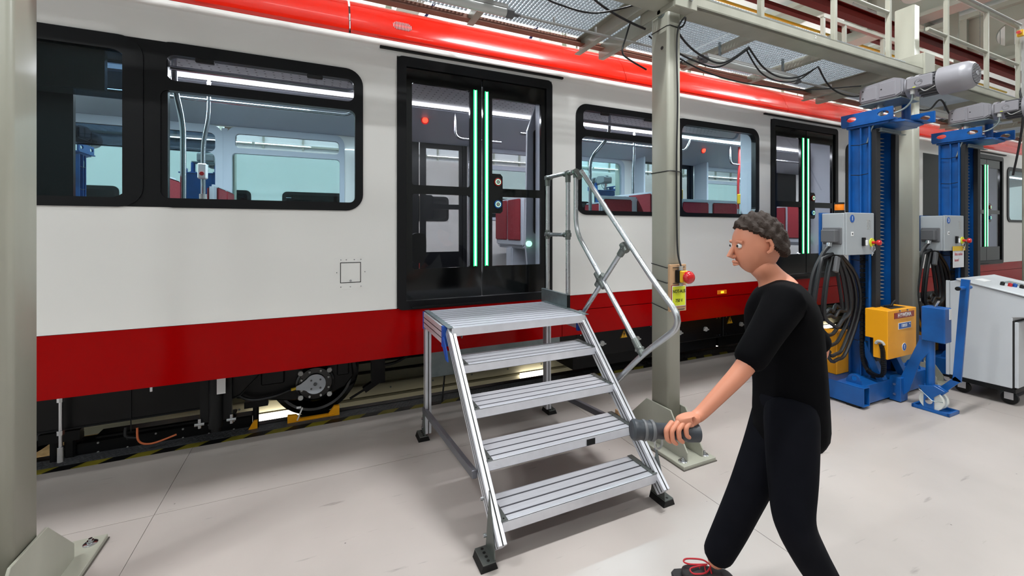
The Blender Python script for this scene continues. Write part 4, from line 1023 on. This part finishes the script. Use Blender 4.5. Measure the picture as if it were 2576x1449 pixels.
    q = B(); q.cyl((5.07, 1.96, 2.975), (5.07, 1.82, 2.975), .085, n=24)
    for k in range(18):
        a = 2*PI*k/18; q.bar((5.07+.09*math.cos(a), 1.96, 2.975+.09*math.sin(a)), (5.07+.09*math.cos(a), 1.79, 2.975+.09*math.sin(a)), .006, .03, (math.cos(a), 0, math.sin(a)))
    mt = q.build('motor_housing', 'motordark', J)
    q = B(); q.lathe([(.115, 0), (.123, .005), (.123, .15), (.118, .185), (.10, .215), (.087, .225), (.085, .222), (.082, .215)], (5.07, 1.83, 2.975), (0, -1, 0), 40); q.build('fan_cowl', 'motor', mt)
    q = B(); q.cyl((5.07, 1.606, 2.975), (5.07, 1.604, 2.975), .082, n=32); q.build('fan_grille', 'motordark', mt)
    q = B()
    for i in range(-6, 7):
        h = math.sqrt(max(.0001, .08**2-(i*.0125)**2)); q.box(5.07-h, 5.07+h, 1.600, 1.604, 2.975+i*.0125-.003, 2.975+i*.0125+.003)
    q.cyl((5.07, 1.596, 2.975), (5.07, 1.602, 2.975), .02, n=16); q.build('grille_bar', 'motor', mt, kind='stuff')
    q = B(); q.box(4.945, 5.0, 1.845, 2.03, 2.935, 3.045); tbx = q.build('terminal_box', 'motor', J, bevel=.008)
    q = B(); q.box(4.938, 4.946, 1.85, 2.02, 2.94, 3.04); q.build('terminal_lid', 'motor', tbx, bevel=.004)
    q = B()
    for k in range(16):
        a = 2*PI*k/16; q.bar((4.937, 1.935+.022*math.cos(a), 2.985+.022*math.sin(a)), (4.937, 1.935+.030*math.cos(a), 2.985+.030*math.sin(a)), .002, .003, (1, 0, 0))
    q.tube([(4.937, 1.94, 2.99), (4.937, 1.925, 2.996), (4.937, 1.915, 2.988)], .0015, 5); q.build('sun_emblem', 'motordark', tbx, kind='stuff')
    B().box(4.9365, 4.9385, 1.955, 1.975, 2.945, 2.951).build('sticker', 'yellowsign', tbx)
    q = B(); q.cyl((4.97, 1.99, 2.935), (4.97, 1.99, 2.895), .018, n=12); q.build('cable_gland', 'greyplastic', tbx)
    q = B(); q.tube(smoothpath([(4.97, 1.99, 2.9), (4.97, 2.0, 2.83), (4.96, 2.06, 2.77), (4.93, 2.16, 2.74), (4.93, 2.25, 2.72), (4.92, 2.32, 2.5)]), .008); q.build('motor_cable', 'galv', J)
    q = B(); q.tube(smoothpath([(4.96, 1.93, 2.93), (4.955, 1.90, 2.90), (4.965, 1.87, 2.91), (4.97, 1.80, 2.94)]), .004); q.build('motor_cable', 'greyplastic', J)
    # carriage
    q = B(); q.prism([(2.10, .44), (2.10, .893), (2.28, .893), (2.28, .62), (2.215, .62), (2.215, .44)], 'x', 4.80, 5.32); cg = q.build('carriage', 'jackyellow', J, bevel=.004)
    q = B(); q.prism([(4.95, 2.14), (5.22, 2.14), (5.22, 2.279), (5.05, 2.279)], 'z', .892, .8945); q.build('carriage_opening', 'ink', cg)
    q = B(); q.box(4.91, 5.27, 2.096, 2.0995, .81, .865); pl_ = q.build('name_plate', 'labelred', cg)
    text('HYWEMA', .052, (5.09, 2.095, .8375), SOUTH, 'labelwhite', pl_, sx=1.1)
    q = B(); q.box(4.985, 5.215, 2.097, 2.0995, .705, .765); w_ = q.build('load_plate', 'labelwhite', cg)
    q = B(); q.box(4.99, 5.21, 2.096, 2.0975, .710, .760); q.build('load_plate_face', 'labelblue', w_)
    text('10000', .042, (5.083, 2.0953, .735), SOUTH, 'labelwhite', w_, sx=1.05); text('kg', .020, (5.185, 2.0953, .746), SOUTH, 'labelwhite', w_)
    q = B(); q.cyl((5.09, 2.0995, .53), (5.09, 2.097, .53), .038, n=28); w_ = q.build('number_disc', 'labelwhite', cg)
    q = B(); q.cyl((5.09, 2.098, .53), (5.09, 2.0962, .53), .034, n=28); q.build('number_disc_face', 'labelblue', w_); text(num, .052, (5.09, 2.0955, .53), SOUTH, 'labelwhite', w_)
    q = B(); q.cyl((5.0, 2.1, .88), (5.0, 2.088, .88), .008, n=8); q.cyl((5.14, 2.1, .88), (5.14, 2.088, .88), .008, n=8); q.build('bolt', 'chrome', cg)
    q = B(); q.tube(smoothpath([(5.08, 2.2, .90), (5.12, 2.2, .93), (5.16, 2.2, .95)]), .012); q.box(5.0, 5.1, 2.19, 2.22, .895, .91); q.build('limit_switch', 'black', cg)
    q = B(); q.prism([(2.47, .20), (2.47, .62), (2.56, .60), (2.75, .50), (3.25, .42), (3.25, .24), (2.6, .20)], 'x', 4.70, 5.62); fk = q.build('lifting_fork', 'jackyellow', J, bevel=.01)
    q = B(); q.box(4.692, 4.70, 2.85, 3.15, .26, .38); q.build('fork_cover', 'jackyellow', fk, bevel=.004)
    # control box
    q = B(); q.box(4.42, 4.885, 2.262, 2.455, 1.412, 1.804); cb = q.build('control_box', 'boxgrey', J, bevel=.006)
    q = B(); q.box(4.425, 4.885, 2.245, 2.262, 1.412, 1.808); dr = q.build('box_door', 'boxgrey', cb, bevel=.004)
    q = B(); q.box(4.40, 4.9, 2.456, 2.47, 1.40, 1.812); q.build('box_back_plate', 'jackblue', cb)
    q = B(); q.cyl((4.515, 2.2449, 1.752), (4.515, 2.243, 1.752), .036, n=28); q.build('number_disc', 'labelblue', cb); text(num, .055, (4.515, 2.2425, 1.752), SOUTH, 'labelwhite', cb)
    q = B()
    for i in range(5): q.box(4.762, 4.79, 2.243, 2.2449, 1.735-i*.019, 1.745-i*.019); q.box(4.80, 4.825, 2.243, 2.2449, 1.735-i*.019, 1.739-i*.019)
    q.build('legend_plate', 'greyplastic', cb, kind='stuff')
    B().box(4.495, 4.535, 2.243, 2.2449, 1.59, 1.63).build('key_plate', 'labelwhite', cb); B().cyl((4.515, 2.243, 1.61), (4.515, 2.24, 1.61), .007, n=10).build('key_hole', 'ink', cb)
    q = B(); q.box(4.67, 4.705, 2.225, 2.2449, 1.495, 1.575); q.build('switch', 'black', cb, bevel=.003); q = B(); q.box(4.695, 4.72, 2.215, 2.2449, 1.50, 1.55); q.build('rocker', 'labelwhite', cb, bevel=.004)
    q = B(); q.cyl((4.84, 2.2449, 1.525), (4.84, 2.238, 1.525), .042, n=24); q.build('button_disc', 'yellowsign', cb)
    q = B(); q.cyl((4.84, 2.24, 1.525), (4.84, 2.21, 1.525), .014, n=14); q.lathe([(.02, 0), (.026, .006), (.027, .018), (.022, .030), (.004, .034)], (4.84, 2.20, 1.525), (0, -1, 0), 20); q.build('emergency_button', 'redbtn', cb)
    q = B(); q.tube([(4.83+.028*math.cos(a), 2.225, 1.47+.028*math.sin(a)) for a in [2*PI*i/14 for i in range(14)]], .004, 6, closed=True); q.bar((4.83, 2.224, 1.445), (4.80, 2.222, 1.40), .010, .004, (0, 1, 0)); q.build('keys', 'chrome', cb)
    q = B(); q.box(4.34, 4.42, 2.30, 2.42, 1.53, 1.65); q.box(4.405, 4.43, 2.28, 2.44, 1.51, 1.67); q.build('socket', 'motordark', cb, bevel=.008)
    q = B(); q.cyl((4.375, 2.36, 1.53), (4.365, 2.36, 1.49), .026, n=14); q.build('plug_gland', 'chrome', cb)
    # hanging cable coil
    q = B(); rnd = random.Random(3)
    q.tube(smoothpath([(4.37, 2.36, 1.50), (4.30, 2.38, 1.42), (4.18, 2.4, 1.2), (4.13, 2.4, .85), (4.25, 2.4, .55), (4.45, 2.4, .48)]), .018, 8)
    q.build('power_cable', 'cable', J)
    for k in range(7):
        x0 = 4.16+.035*k+rnd.uniform(-.02, .02); x1 = 4.86-.04*k+rnd.uniform(-.03, .03); zb = .42+.07*k+rnd.uniform(-.04, .05); y = 2.36+.02*(k % 4); zt = 1.38
        pts = [(x0+.10, y, zt), (x0+.02, y, 1.15), (x0, y+.01, .85), ((x0*.7+x1*.3), y, zb+.03), ((x0+x1)/2, y, zb), ((x0*.3+x1*.7), y, zb+.06), (x1, y-.01, .88), (x1-.05, y, 1.2), ((x0+x1)/2, y, zt+.06)]
        q = B(); q.tube(smoothpath(pts, 4), .016, 8, closed=True); q.build('power_cable', 'cable', J)
    q = B(); q.box(4.37, 4.43, 2.30, 2.33, 1.25, 1.40, Matrix.Rotation(.25, 3, 'Y')); q.build('cable_tag', 'motordark', J, bevel=.008)
    # drag chain
    pts = smoothpath([(4.885, 2.34, 1.40), (4.885, 2.34, .9), (4.885, 2.34, .45), (4.87, 2.30, .30), (4.84, 2.22, .26), (4.81, 2.14, .30), (4.79, 2.13, .5), (4.80, 2.15, .575)], 12)
    q = B()
    for a, c in zip(pts[:-1:1], pts[1::1]):
        m = (a+c)/2; d = (c-a)
        if d.length > .001: q.bar(m-d*.42, m+d*.42, .04, .028, (0, 1, 0) if abs(d.normalized().z) > .6 else (0, 0, 1))
    q.build('drag_chain', 'black', J, kind='stuff')
    q = B(); q.tube([(4.80, 2.16+.03*math.cos(a), .57+.03*math.sin(a)) for a in [PI*i/8 for i in range(9)]], .014, 8); q.build('hose_elbow', 'greyplastic', J)
    # wheel and tow bar unit
    q = B(); q.box(5.03, 5.16, 2.10, 2.19, .01, .235); q.prism([(2.12, .21), (2.12, .03), (2.02, .05), (1.99, .13), (1.86, .62), (1.95, .64)], 'x', 5.09, 5.105) if False else None
    q.prism([(2.13, .03), (2.13, .22), (1.99, .62), (1.92, .68), (1.92, .52), (1.98, .42), (2.06, .12)], 'x', 5.085, 5.10); q.build('wheel_bracket', 'jackblue', J, bevel=.003)
    q = B(); q.cyl((5.082, 2.145, .17), (5.03-.012, 2.145, .17), .012, n=8); q.cyl((5.082, 2.145, .075), (5.03-.012, 2.145, .075), .012, n=8); q.build('bolt', 'chrome', J)
    q = B(); q.cyl((5.12, 1.92, .21), (5.12, 1.92, .66), .032, n=20); q.cyl((5.12, 1.985, .42), (5.12, 1.985, .66), .018, n=12); q.build('jack_tube', 'jackblue', J)
    q = B(); q.box(5.06, 5.19, 1.80, 1.965, .63, .945); hb_ = q.build('hydraulic_box', 'jackblue', J, bevel=.008)
    B().box(5.14, 5.185, 1.797, 1.80, .84, .935).build('sticker', 'labelwhite', hb_)
    q = B(); q.cyl((5.12, 1.89, .945), (5.13, 1.87, 1.0), .007, n=8); q.cyl((5.14, 1.89, .945), (5.15, 1.87, 1.0), .007, n=8); q.build('lever', 'chrome', hb_)
    for x in (5.05, 5.125):
        q = B(); q.lathe([(.03, 0), (.03, .03)], (x, 1.89, .10), (1, 0, 0), 12)
        q.lathe([(.06, .002), (.085, 0), (.088, .006), (.088, .028), (.085, .034), (.06, .032)], (x, 1.89, .098), (1, 0, 0), 32); q.build('wheel', 'nylon', J)
    q = B(); q.prism([(1.84, .07), (1.84, .15), (1.80, .20), (1.86, .235), (1.96, .225), (1.94, .15), (1.935, .07)], 'x', 5.098, 5.145); q.cyl((5.03, 1.89, .098), (5.20, 1.89, .098), .012, n=10); q.build('fork', 'jackblue', J, bevel=.003)
    q = B(); q.prism([(1.865, .03), (1.935, .03), (1.935, .16), (1.975, .215), (1.86, .245), (1.79, .215), (1.865, .14)], 'x', 5.030, 5.046); q.build('fork', 'jackblue', J, bevel=.003)
    q = B(); q.lathe([(.026, 0), (.026, .008), (.014, .012)], (5.03, 1.895, .098), (-1, 0, 0), 16); q.build('axle_cap', 'chrome', J)
    q = B(); q.tube([(5.022, 1.80, .12), (5.02, 1.87, .108), (5.02, 1.93, .16), (5.024, 1.965, .185)], .004, 6); q.build('wire_clip', 'galv', J)
    q = B(); q.box(5.03, 5.045, 1.76, 2.02, .004, .03); q.box(5.205, 5.22, 1.76, 2.02, .004, .03); q.box(5.03, 5.22, 1.76, 1.775, .004, .03); q.box(5.03, 5.22, 2.005, 2.02, .004, .03); q.box(5.03, 5.22, 1.76, 2.02, .003, .006); q.build('wheel_tray', 'jackblue', J)
    q = B(); q.bar((5.13, 1.85, .19), (5.13, 1.735, .335), .02, .05, (0, 1, 1)); q.bar((5.13, 1.745, .31), (5.13, 1.69, 1.215), .02, .055, (0, 1, 0)); q.cyl((5.02, 1.70, 1.14), (5.24, 1.70, 1.14), .017, n=14); q.build('tow_bar', 'jackblue', J, bevel=0)
    q = B(); q.cyl((5.005, 1.70, 1.14), (5.02, 1.70, 1.14), .0175, n=14); q.build('grip_end', 'black', J)
    return J
def beacon(J, x=4.57):
    q = B(); q.cyl((x, 2.38, 1.805), (x, 2.38, 1.835), .04, n=20); q.build('beacon_base', 'black', J)
    q = B(); q.lathe([(.036, 0), (.038, .01), (.038, .055), (.036, .06)], (x, 2.38, 1.835), n=20); q.build('beacon_lens', 'amber', J)
    q = B(); q.cyl((x, 2.38, 1.895), (x, 2.38, 1.91), .04, n=20); q.build('beacon_cap', 'black', J)
J1 = make_jack('1', 'blue lifting jack with the amber beacon and grey box numbered 1')
far = dup(J1, (-3.15, 7.7, 0), PI, 'far blue lifting jack seen through the leftmost train window', 'lifting jacks on the far side of the train')
far = dup(J1, (-1.97, 9.5, 0), PI, 'far blue lifting jack seen through the train window above the red seats', 'lifting jacks on the far side of the train')
far = dup(J1, (6.9, 9.2, 0), PI, 'far blue lifting jack seen through the train window behind the handrail', 'lifting jacks on the far side of the train')
beacon(J1)
J2 = make_jack('3', 'blue lifting jack with a taped paper note and grey box numbered 3')
nt_ = B().box(4.60, 4.86, 2.236, 2.239, 1.22, 1.44).build('paper_note', 'paper', J2)
B().box(4.59, 4.885, 2.233, 2.2365, 1.41, 1.462).build('adhesive_tape', 'tape', nt_)
text('Bitte stehen', .046, (4.73, 2.2355, 1.372), SOUTH, 'redink', nt_, sx=.85); text('lassen!', .046, (4.685, 2.2355, 1.305), SOUTH, 'redink', nt_, sx=.85)
q = B(); q.box(5.0, 5.14, 1.7, 1.83, 2.86, 3.1); q.bm.free()
q = B(); q.lathe([(.1235, 0), (.1245, .002), (.1245, .05), (.1235, .052)], (5.07, 1.80, 2.975), (0, -1, 0), 32); q.build('warning_band', 'tape', J2)
J2.location = (5.16+1.88, 2.3, 0)
# ================================================================== CONSOLE
CN = thing('control_console', 'white wheeled control console with sloping top at the right edge', 'console', (6.4, 1.7, 0))
prof = [(2.05, .17), (2.05, 1.125), (1.99, 1.14), (1.25, .955), (1.25, .90), (1.62, .83), (1.62, .17)]
q = B(); q.prism(prof, 'x', 5.86, 6.72); q.build('cabinet', 'boxwhite', CN, bevel=.006)
q = B(); q.prism([(2.0, 1.142), (2.0, 1.16), (1.22, .975), (1.22, .957)], 'x', 5.845, 6.74); tp = q.build('desk_top', 'boxwhite', CN, bevel=.006)
B().box(5.87, 6.71, 1.585, 1.612, .18, .79).build('cabinet_door', 'boxwhite', CN, bevel=.005)
B().box(5.865, 6.715, 1.61, 1.622, .175, .80).build('door_gap', 'ink', CN)
B().box(5.855, 5.875, 2.05, 2.075, .17, 1.13).build('rear_panel', 'boxwhite', CN)
q = B(); q.box(5.86, 6.72, 1.60, 2.05, .13, .168); q.build('underframe', 'black', CN)
def top(y): return 1.16-(2.0-y)*(.185/.78)
RX = Matrix.Rotation(math.atan(.185/.78), 3, 'X')
for nm, m, x0, x1, y0, y1 in (('legend_plate', 'labelred', 6.06, 6.22, 1.86, 1.93), ('display', 'jackblue', 6.30, 6.5, 1.55, 1.82)):
    B().box(x0, x1, y0, y1, top((y0+y1)/2), top((y0+y1)/2)+.004, RX).build(nm, 'labelwhite' if nm == 'legend_plate' else 'galv', tp)
for x, y, m in ((6.12, 1.76, 'ink'), (6.2, 1.70, 'labelblue'), (6.16, 1.72, 'redbtn'), (6.22, 1.66, 'greenlamp'), (6.5, 1.4, 'ink'), (6.44, 1.42, 'ink'), (6.38, 1.44, 'ink')):
    q = B(); q.cyl((x, y, top(y)), (x, y-.006, top(y)+.03), .016, n=12); q.box(x-.02, x+.02, y-.005, y+.005, top(y)+.02, top(y)+.035); q.build('rotary_switch', 'ink' if m == 'greenlamp' else m, tp)
for x in (5.95, 6.62):
    for y in (1.66, 1.98):
        q = B(); q.lathe([(.03, -.02), (.058, -.016), (.06, 0), (.058, .016), (.03, .02)], (x, y, .06), (1, 0, .0), 24); w = q.build('caster_wheel', 'black', CN)
        q = B(); q.box(x-.03, x-.024, y-.03, y+.03, .05, .13); q.box(x+.024, x+.03, y-.03, y+.03, .05, .13); q.build('caster_fork', 'chrome', w)
# dark floor mat / second base under the console
# distribution box on the last column
q = B(); q.box(8.9, 9.2, 2.2, 2.34, .95, 1.35)
tag(q.build('socket_box', 'motordark', None, bevel=.01), 'grey socket box fixed low on the column at the right edge', 'box')
q = B(); q.cyl((9.0, 2.27, 0), (9.0, 2.27, .95), .02); q.cyl((9.1, 2.27, 0), (9.1, 2.27, .95), .02)
tag(q.build('floor_conduit', 'galv'), 'steel conduits rising from the floor to the grey socket box', 'conduit')

# ================================================================== PERSON
PS = thing('person', 'person in black T-shirt and dark trousers walking left, carrying a dark cylindrical tool', 'person', (1.62, 1.2, 0))
def skinned(verts, edges, radii, name, m, parent, sub=2, root=0):
    me = bpy.data.meshes.new(name); L = worldloc(parent)
    me.from_pydata([Vector(v)-L for v in verts], edges, [])
    o = link(name, me, parent)
    sk = o.modifiers.new('s', 'SKIN'); sk.use_smooth_shade = True
    for i, r in enumerate(radii):
        r = r if isinstance(r, tuple) else (r, r)
        me.skin_vertices[0].data[i].radius = r; me.skin_vertices[0].data[i].use_root = (i == root)
    ss = o.modifiers.new('u', 'SUBSURF'); ss.levels = sub; ss.render_levels = sub
    dg = bpy.context.evaluated_depsgraph_get()
    nm = bpy.data.meshes.new_from_object(o.evaluated_get(dg))
    o.modifiers.clear(); o.data = nm; nm.materials.clear(); nm.materials.append(M[m])
    for p in nm.polygons: p.use_smooth = True
    return o
# direction of travel (left and a little towards the train)
FD = Vector((-.80, .60, 0)).normalized(); RT = Vector((FD.y, -FD.x, 0)); UP = Vector((0, 0, 1))
P0 = Vector((1.70, 1.10, 0))
def bp(f, r, z): return P0 + FD*f + RT*r + UP*z
def skinmesh(verts, edges, radii, sub=2, root=0):
    """grow a surface round a skeleton and return it as a bmesh-ready mesh (world coordinates)"""
    me = bpy.data.meshes.new('skel'); me.from_pydata([tuple(v) for v in verts], edges, [])
    o = bpy.data.objects.new('skel', me); COL.objects.link(o)
    o.modifiers.new('s', 'SKIN').use_smooth_shade = True
    for i, r in enumerate(radii):
        me.skin_vertices[0].data[i].radius = r if isinstance(r, tuple) else (r, r); me.skin_vertices[0].data[i].use_root = (i == root)
    ss = o.modifiers.new('u', 'SUBSURF'); ss.levels = sub; ss.render_levels = sub
    dg = bpy.context.evaluated_depsgraph_get(); nm = bpy.data.meshes.new_from_object(o.evaluated_get(dg))
    bpy.data.objects.remove(o); return nm
def fromskins(name, m, parent, skins, extra=None):
    b = B()
    for s in skins:
        b.bm.from_mesh(s)
    for f in b.bm.faces: f.smooth = True
    if extra: extra(b)
    return b.build(name, m, parent)
hip = Vector((1.805, 1.129, .90)); hipL = Vector((1.735, 1.075, .90)); hipR = Vector((1.876, 1.186, .88))
waist = Vector((1.805, 1.129, 1.04)); chest = Vector((1.782, 1.141, 1.22)); uch = Vector((1.773, 1.143, 1.36))
neck = Vector((1.748, 1.155, 1.44)); shL = Vector((1.635, 1.035, 1.375)); shR = Vector((1.915, 1.245, 1.35))
head = Vector((1.680, 1.185, 1.585))
elL = Vector((1.440, 1.070, 1.126)); wrL = Vector((1.262, 1.118, .966)); elR = Vector((2.135, 1.177, 1.09)); wrR = Vector((2.05, 1.27, .86))
knR = Vector((1.700, 1.243, .502)); anR = Vector((1.628, 1.36, .12)); toR = Vector((1.53, 1.46, .05))
knL = Vector((1.660, 1.024, .52)); anL = Vector((1.845, .99, .20)); toL = Vector((1.745, 1.03, .06))
body = skinmesh([hip, waist, chest, uch, neck, head-Vector((.015, 0, .06)), hipL, knL, anL, hipR, knR, anR, shL, elL, wrL, shR, elR, wrR, wrL.lerp(Vector((1.165, 1.108, .972)), .35), wrR+Vector((-.012, .004, -.034))],
    [(0,1),(1,2),(2,3),(3,4),(4,5),(0,6),(6,7),(7,8),(0,9),(9,10),(10,11),(3,12),(12,13),(13,14),(3,15),(15,16),(16,17),(14,18),(17,19)],
    [.07,.08,.10,.11,.052,.055,.05,.05,.038,.05,.055,.038,.05,.037,.0245,.05,.037,.0245,.024,.024])
# right hand (behind the body)
def hand(wr, kn, curl, across, s=1.0):
    """palm from the wrist to the knuckles kn, fingers bending towards curl, spread along across"""
    wr = Vector(wr); kn = Vector(kn); d = (kn-wr).normalized(); c = Vector(curl).normalized(); a = Vector(across).normalized(); out = []
    out.append(skinmesh([wr, wr.lerp(kn, .5), kn-d*.01, kn+a*.028-d*.012, kn-a*.028-d*.012], [(0,1),(1,2),(2,3),(2,4)], [(.027,.023),(.036,.022),(.032,.018),.017,.016]))
    for k, (off, ln) in enumerate(((.033, .9), (.011, 1.0), (-.011, .94), (-.032, .76))):
        b0 = kn+a*off-d*.012; b1 = b0+(d*.8+c*.45).normalized()*.040*ln*s; b2 = b1+(c*.95-d*.05).normalized()*.027*ln*s; b3 = b2+(c*.5-d*.8).normalized()*.022*ln*s
        out.append(skinmesh([b0, b1, b2, b3], [(0,1),(1,2),(2,3)], [.0105, .0098, .0088, .0075]))
    t0 = wr.lerp(kn, .35)+a*.024; t1 = t0+(a*.55+d*.5+c*.35).normalized()*.04; t2 = t1+(d*.55+c*.8).normalized()*.032
    out.append(skinmesh([t0, t1, t2], [(0,1),(1,2)], [.015, .0115, .0095]))
    return out
tA = Vector((1.020, 1.185, .938)); tB = Vector((1.245, 1.095, .920)); td = (tA-tB).normalized()
tc = tA.lerp(tB, .5)
# left hand lies over the tool from above/right; knuckles over the tool top, fingers down its near side
hL = hand(wrL, Vector((1.165, 1.108, .972)), (-.02, -.12, -.9), (-.9, .42, -.05), 1.3)
hR = hand(wrR, wrR+Vector((-.03, .01, -.085)), (-.5, .2, -.3), (.1, .9, 0))
hf = Vector((-.86, .46, -.12)).normalized(); hr = hf.cross(Vector((0, 0, 1))).normalized(); hu = hr.cross(hf).normalized()
def H(f, r, u): return head + hf*f + hr*r + hu*u
def headgeo(b):
    g = bmesh.ops.create_uvsphere(b.bm, u_segments=32, v_segments=24, radius=1)
    for v in g['verts']:
        x, y, z = v.co
        f = x*.098; r = y*.076; u = z*.118
        if z < 0:
            k = 1+z*.30; r *= k; f = f*(1+z*.12) + (-z)*.018*(x > 0)
        if x > .3: f -= .006*max(0, 1-abs(z)*3)*(abs(y) > .2)
        v.co = H(f, r, u)
        for q in v.link_faces: q.smooth = True
    nose = [H(.088, 0, .012), H(.104, 0, -.012), H(.116, 0, -.030), H(.098, 0, -.040)]
    b.tube(nose, [.007, .010, .013, .009], 10)
    for s in (-1, 1):
        b.tube([H(.102, s*.008, -.036), H(.100, s*.014, -.034)], .007, 8)
        b.tube([H(.0, s*.076, .018), H(-.012, s*.084, .020), H(-.02, s*.085, .0), H(-.012, s*.082, -.022), H(.0, s*.076, -.03)], [.006, .008, .009, .008, .006], 8)
        b.tube([H(.086, s*.016, .024), H(.088, s*.034, .026), H(.078, s*.05, .022)], .007, 8)
    b.tube([H(.096, -.022, -.060), H(.103, 0, -.058), H(.096, .022, -.060)], [.004, .007, .004], 8)
    b.tube([H(.094, -.02, -.069), H(.101, 0, -.070), H(.094, .02, -.069)], [.004, .007, .004], 8)
BD = fromskins('body', 'skin', PS, [body]+hL+hR, headgeo)
q = B()
for s in (-1, 1): q.ball(H(.0845, s*.031, .008), .0105, n=14)
q.build('eye', 'labelwhite', BD)
q = B()
for s in (-1, 1): q.ball(H(.0925, s*.032, .008), .0058, n=10)
q.build('iris', 'ink', BD)
# hair: cap over skull back and top, short
q = B(); g = bmesh.ops.create_icosphere(q.bm, subdivisions=5, radius=1)
rnd = random.Random(5)
dele = []
for v in g['verts']:
    x, y, z = v.co.normalized()
    line = .20+.55*max(0, x) if x > -.1 else (-.1+(x+.1)*.55)
    w = .018+.006*math.sin(17*x+9*y)*math.cos(13*z+5*y)+rnd.uniform(-.002, .003)
    if z < line: w = -.012
    v.co = H(x*(.098+w)-.006, y*(.076+w), z*(.118+w)+.004)
for f in q.bm.faces: f.smooth = True
q.build('hair', 'hair', BD)
# shirt: torso with two sleeves
sh = skinmesh([hip-Vector((-.005, 0, .19)), waist, chest, uch, neck-Vector((0, 0, .02)), shL, shL.lerp(elL, .5), shL.lerp(elL, .98), shR, shR.lerp(elR, .6), elR+Vector((0,0,-.0))],
    [(0,1),(1,2),(2,3),(3,4),(3,5),(5,6),(6,7),(3,8),(8,9),(9,10)], [(.165,.135),(.15,.13),(.158,.135),(.15,.13),.066,.082,.066,.060,.076,.066,.058])
SHT = fromskins('t_shirt', 'shirt', BD, [sh])
pel = skinmesh([hip+Vector((0, 0, .16)), hip-Vector((0, 0, .07))], [(0,1)], [(.14,.13), (.16,.15)])
lgL = skinmesh([hipL+Vector((.01, .01, .09)), hipL.lerp(knL, .5), knL, knL.lerp(anL, .5), anL+Vector((0, 0, .02))], [(0,1),(1,2),(2,3),(3,4)], [.112,.098,.078,.070,.062])
lgR = skinmesh([hipR+Vector((-.01, -.01, .09)), hipR.lerp(knR, .5), knR, knR.lerp(anR, .5), anR+Vector((.005, 0, .02))], [(0,1),(1,2),(2,3),(3,4)], [.112,.100,.082,.074,.064])
TRS = fromskins('trousers', 'pants', BD, [pel, lgL, lgR])
# shoes
def shoe(an, to, z0=0.0, pitch=0):
    d = (to-an); d.z = 0; d.normalize(); r = Vector((d.y, -d.x, 0)); base = Vector((an.x, an.y, z0))
    def P(f, s, u): return base + d*(f*math.cos(pitch)+u*math.sin(pitch)) + r*s + UP*(u*math.cos(pitch)-f*math.sin(pitch)+.0)
    outl = [(-.075, 0), (-.07, .028), (-.03, .036), (.04, .038), (.10, .047), (.15, .044), (.19, .026), (.203, 0), (.19, -.026), (.15, -.04), (.10, -.040), (.04, -.034), (-.03, -.034), (-.07, -.028)]
    b = B(); n = len(outl)
    for lv in ((0, 1.0), (.022, 1.04)):
        pass
    lo = [b.bm.verts.new(P(f, s, .0)) for f, s in outl]; hi = [b.bm.verts.new(P(f*1.02, s*1.06, .026)) for f, s in outl]
    for i in range(n): b.bm.faces.new((lo[i], lo[(i+1)%n], hi[(i+1)%n], hi[i]))
    b.bm.faces.new(lo[::-1]); b.bm.faces.new(hi)
    sole = b.build('shoe', 'shoe', BD, bevel=.004)
    u = skinmesh([P(-.04, 0, .085), P(-.03, 0, .05), P(.05, 0, .055), (P(.12, 0, .045)), P(.165, 0, .038)], [(0,1),(1,2),(2,3),(3,4)], [.044,.042,(.042,.04),(.044,.028),(.034,.02)], 2)
    fromskins('shoe_upper', 'shoe', sole, [u])
    q = B()
    for k in range(5):
        f = .035+k*.022; z = .098-k*.0085
        q.tube([P(f, -.026, z-.012), P(f+.004, 0, z), P(f, .026, z-.012)], .0032, 6)
    q.tube(smoothpath([P(.035, 0, .103), P(.07, .03, .098), (P(.135, .034, .082)), P(.15, .012, .08), P(.12, -.004, .088), P(.05, 0, .104)], 5), .0036, 6)
    q.tube(smoothpath([P(.035, 0, .103), P(.06, -.036, .09), P(.11, -.04, .075), P(.12, -.02, .082), P(.05, 0, .104)], 5), .0036, 6)
    q.build('lace', 'lace', sole)
shoe(anR+Vector((.02, -.02, 0)), toR, .02, .0)
shoe(anL, toL, .075, .35)
# tool in the hand: thick dark cylindrical hand vacuum / torch
TL = thing('hand_tool', 'dark grey cylindrical tool held in the walking person\'s hand', 'tool', tc)
q = B(); L_ = (tA-tB).length
q.lathe([(.020, 0), (.031, .006), (.033, .05), (.029, .055), (.027, .10), (.027, .16), (.031, .165), (.033, .19), (.033, .225), (.036, .23), (.036, L_), (.03, L_+.006), (.0, L_+.004)], tB, td, 32); q.build('tool_body', 'tool', TL)
q = B(); q.lathe([(.0345, .17), (.036, .172), (.036, .18), (.0345, .182)], tB, td, 32); q.lathe([(.0345, .20), (.036, .202), (.036, .208), (.0345, .21)], tB, td, 32); q.build('tool_ring', 'motordark', TL)
q = B(); q.tube([tA.lerp(tB, .34)+Vector((0, -.012, -.037))+Vector((math.cos(a)*.018, 0, math.sin(a)*.022)) for a in [2*PI*i/12 for i in range(12)]], .004, 6, closed=True); q.build('wrist_ring', 'greyplastic', TL)
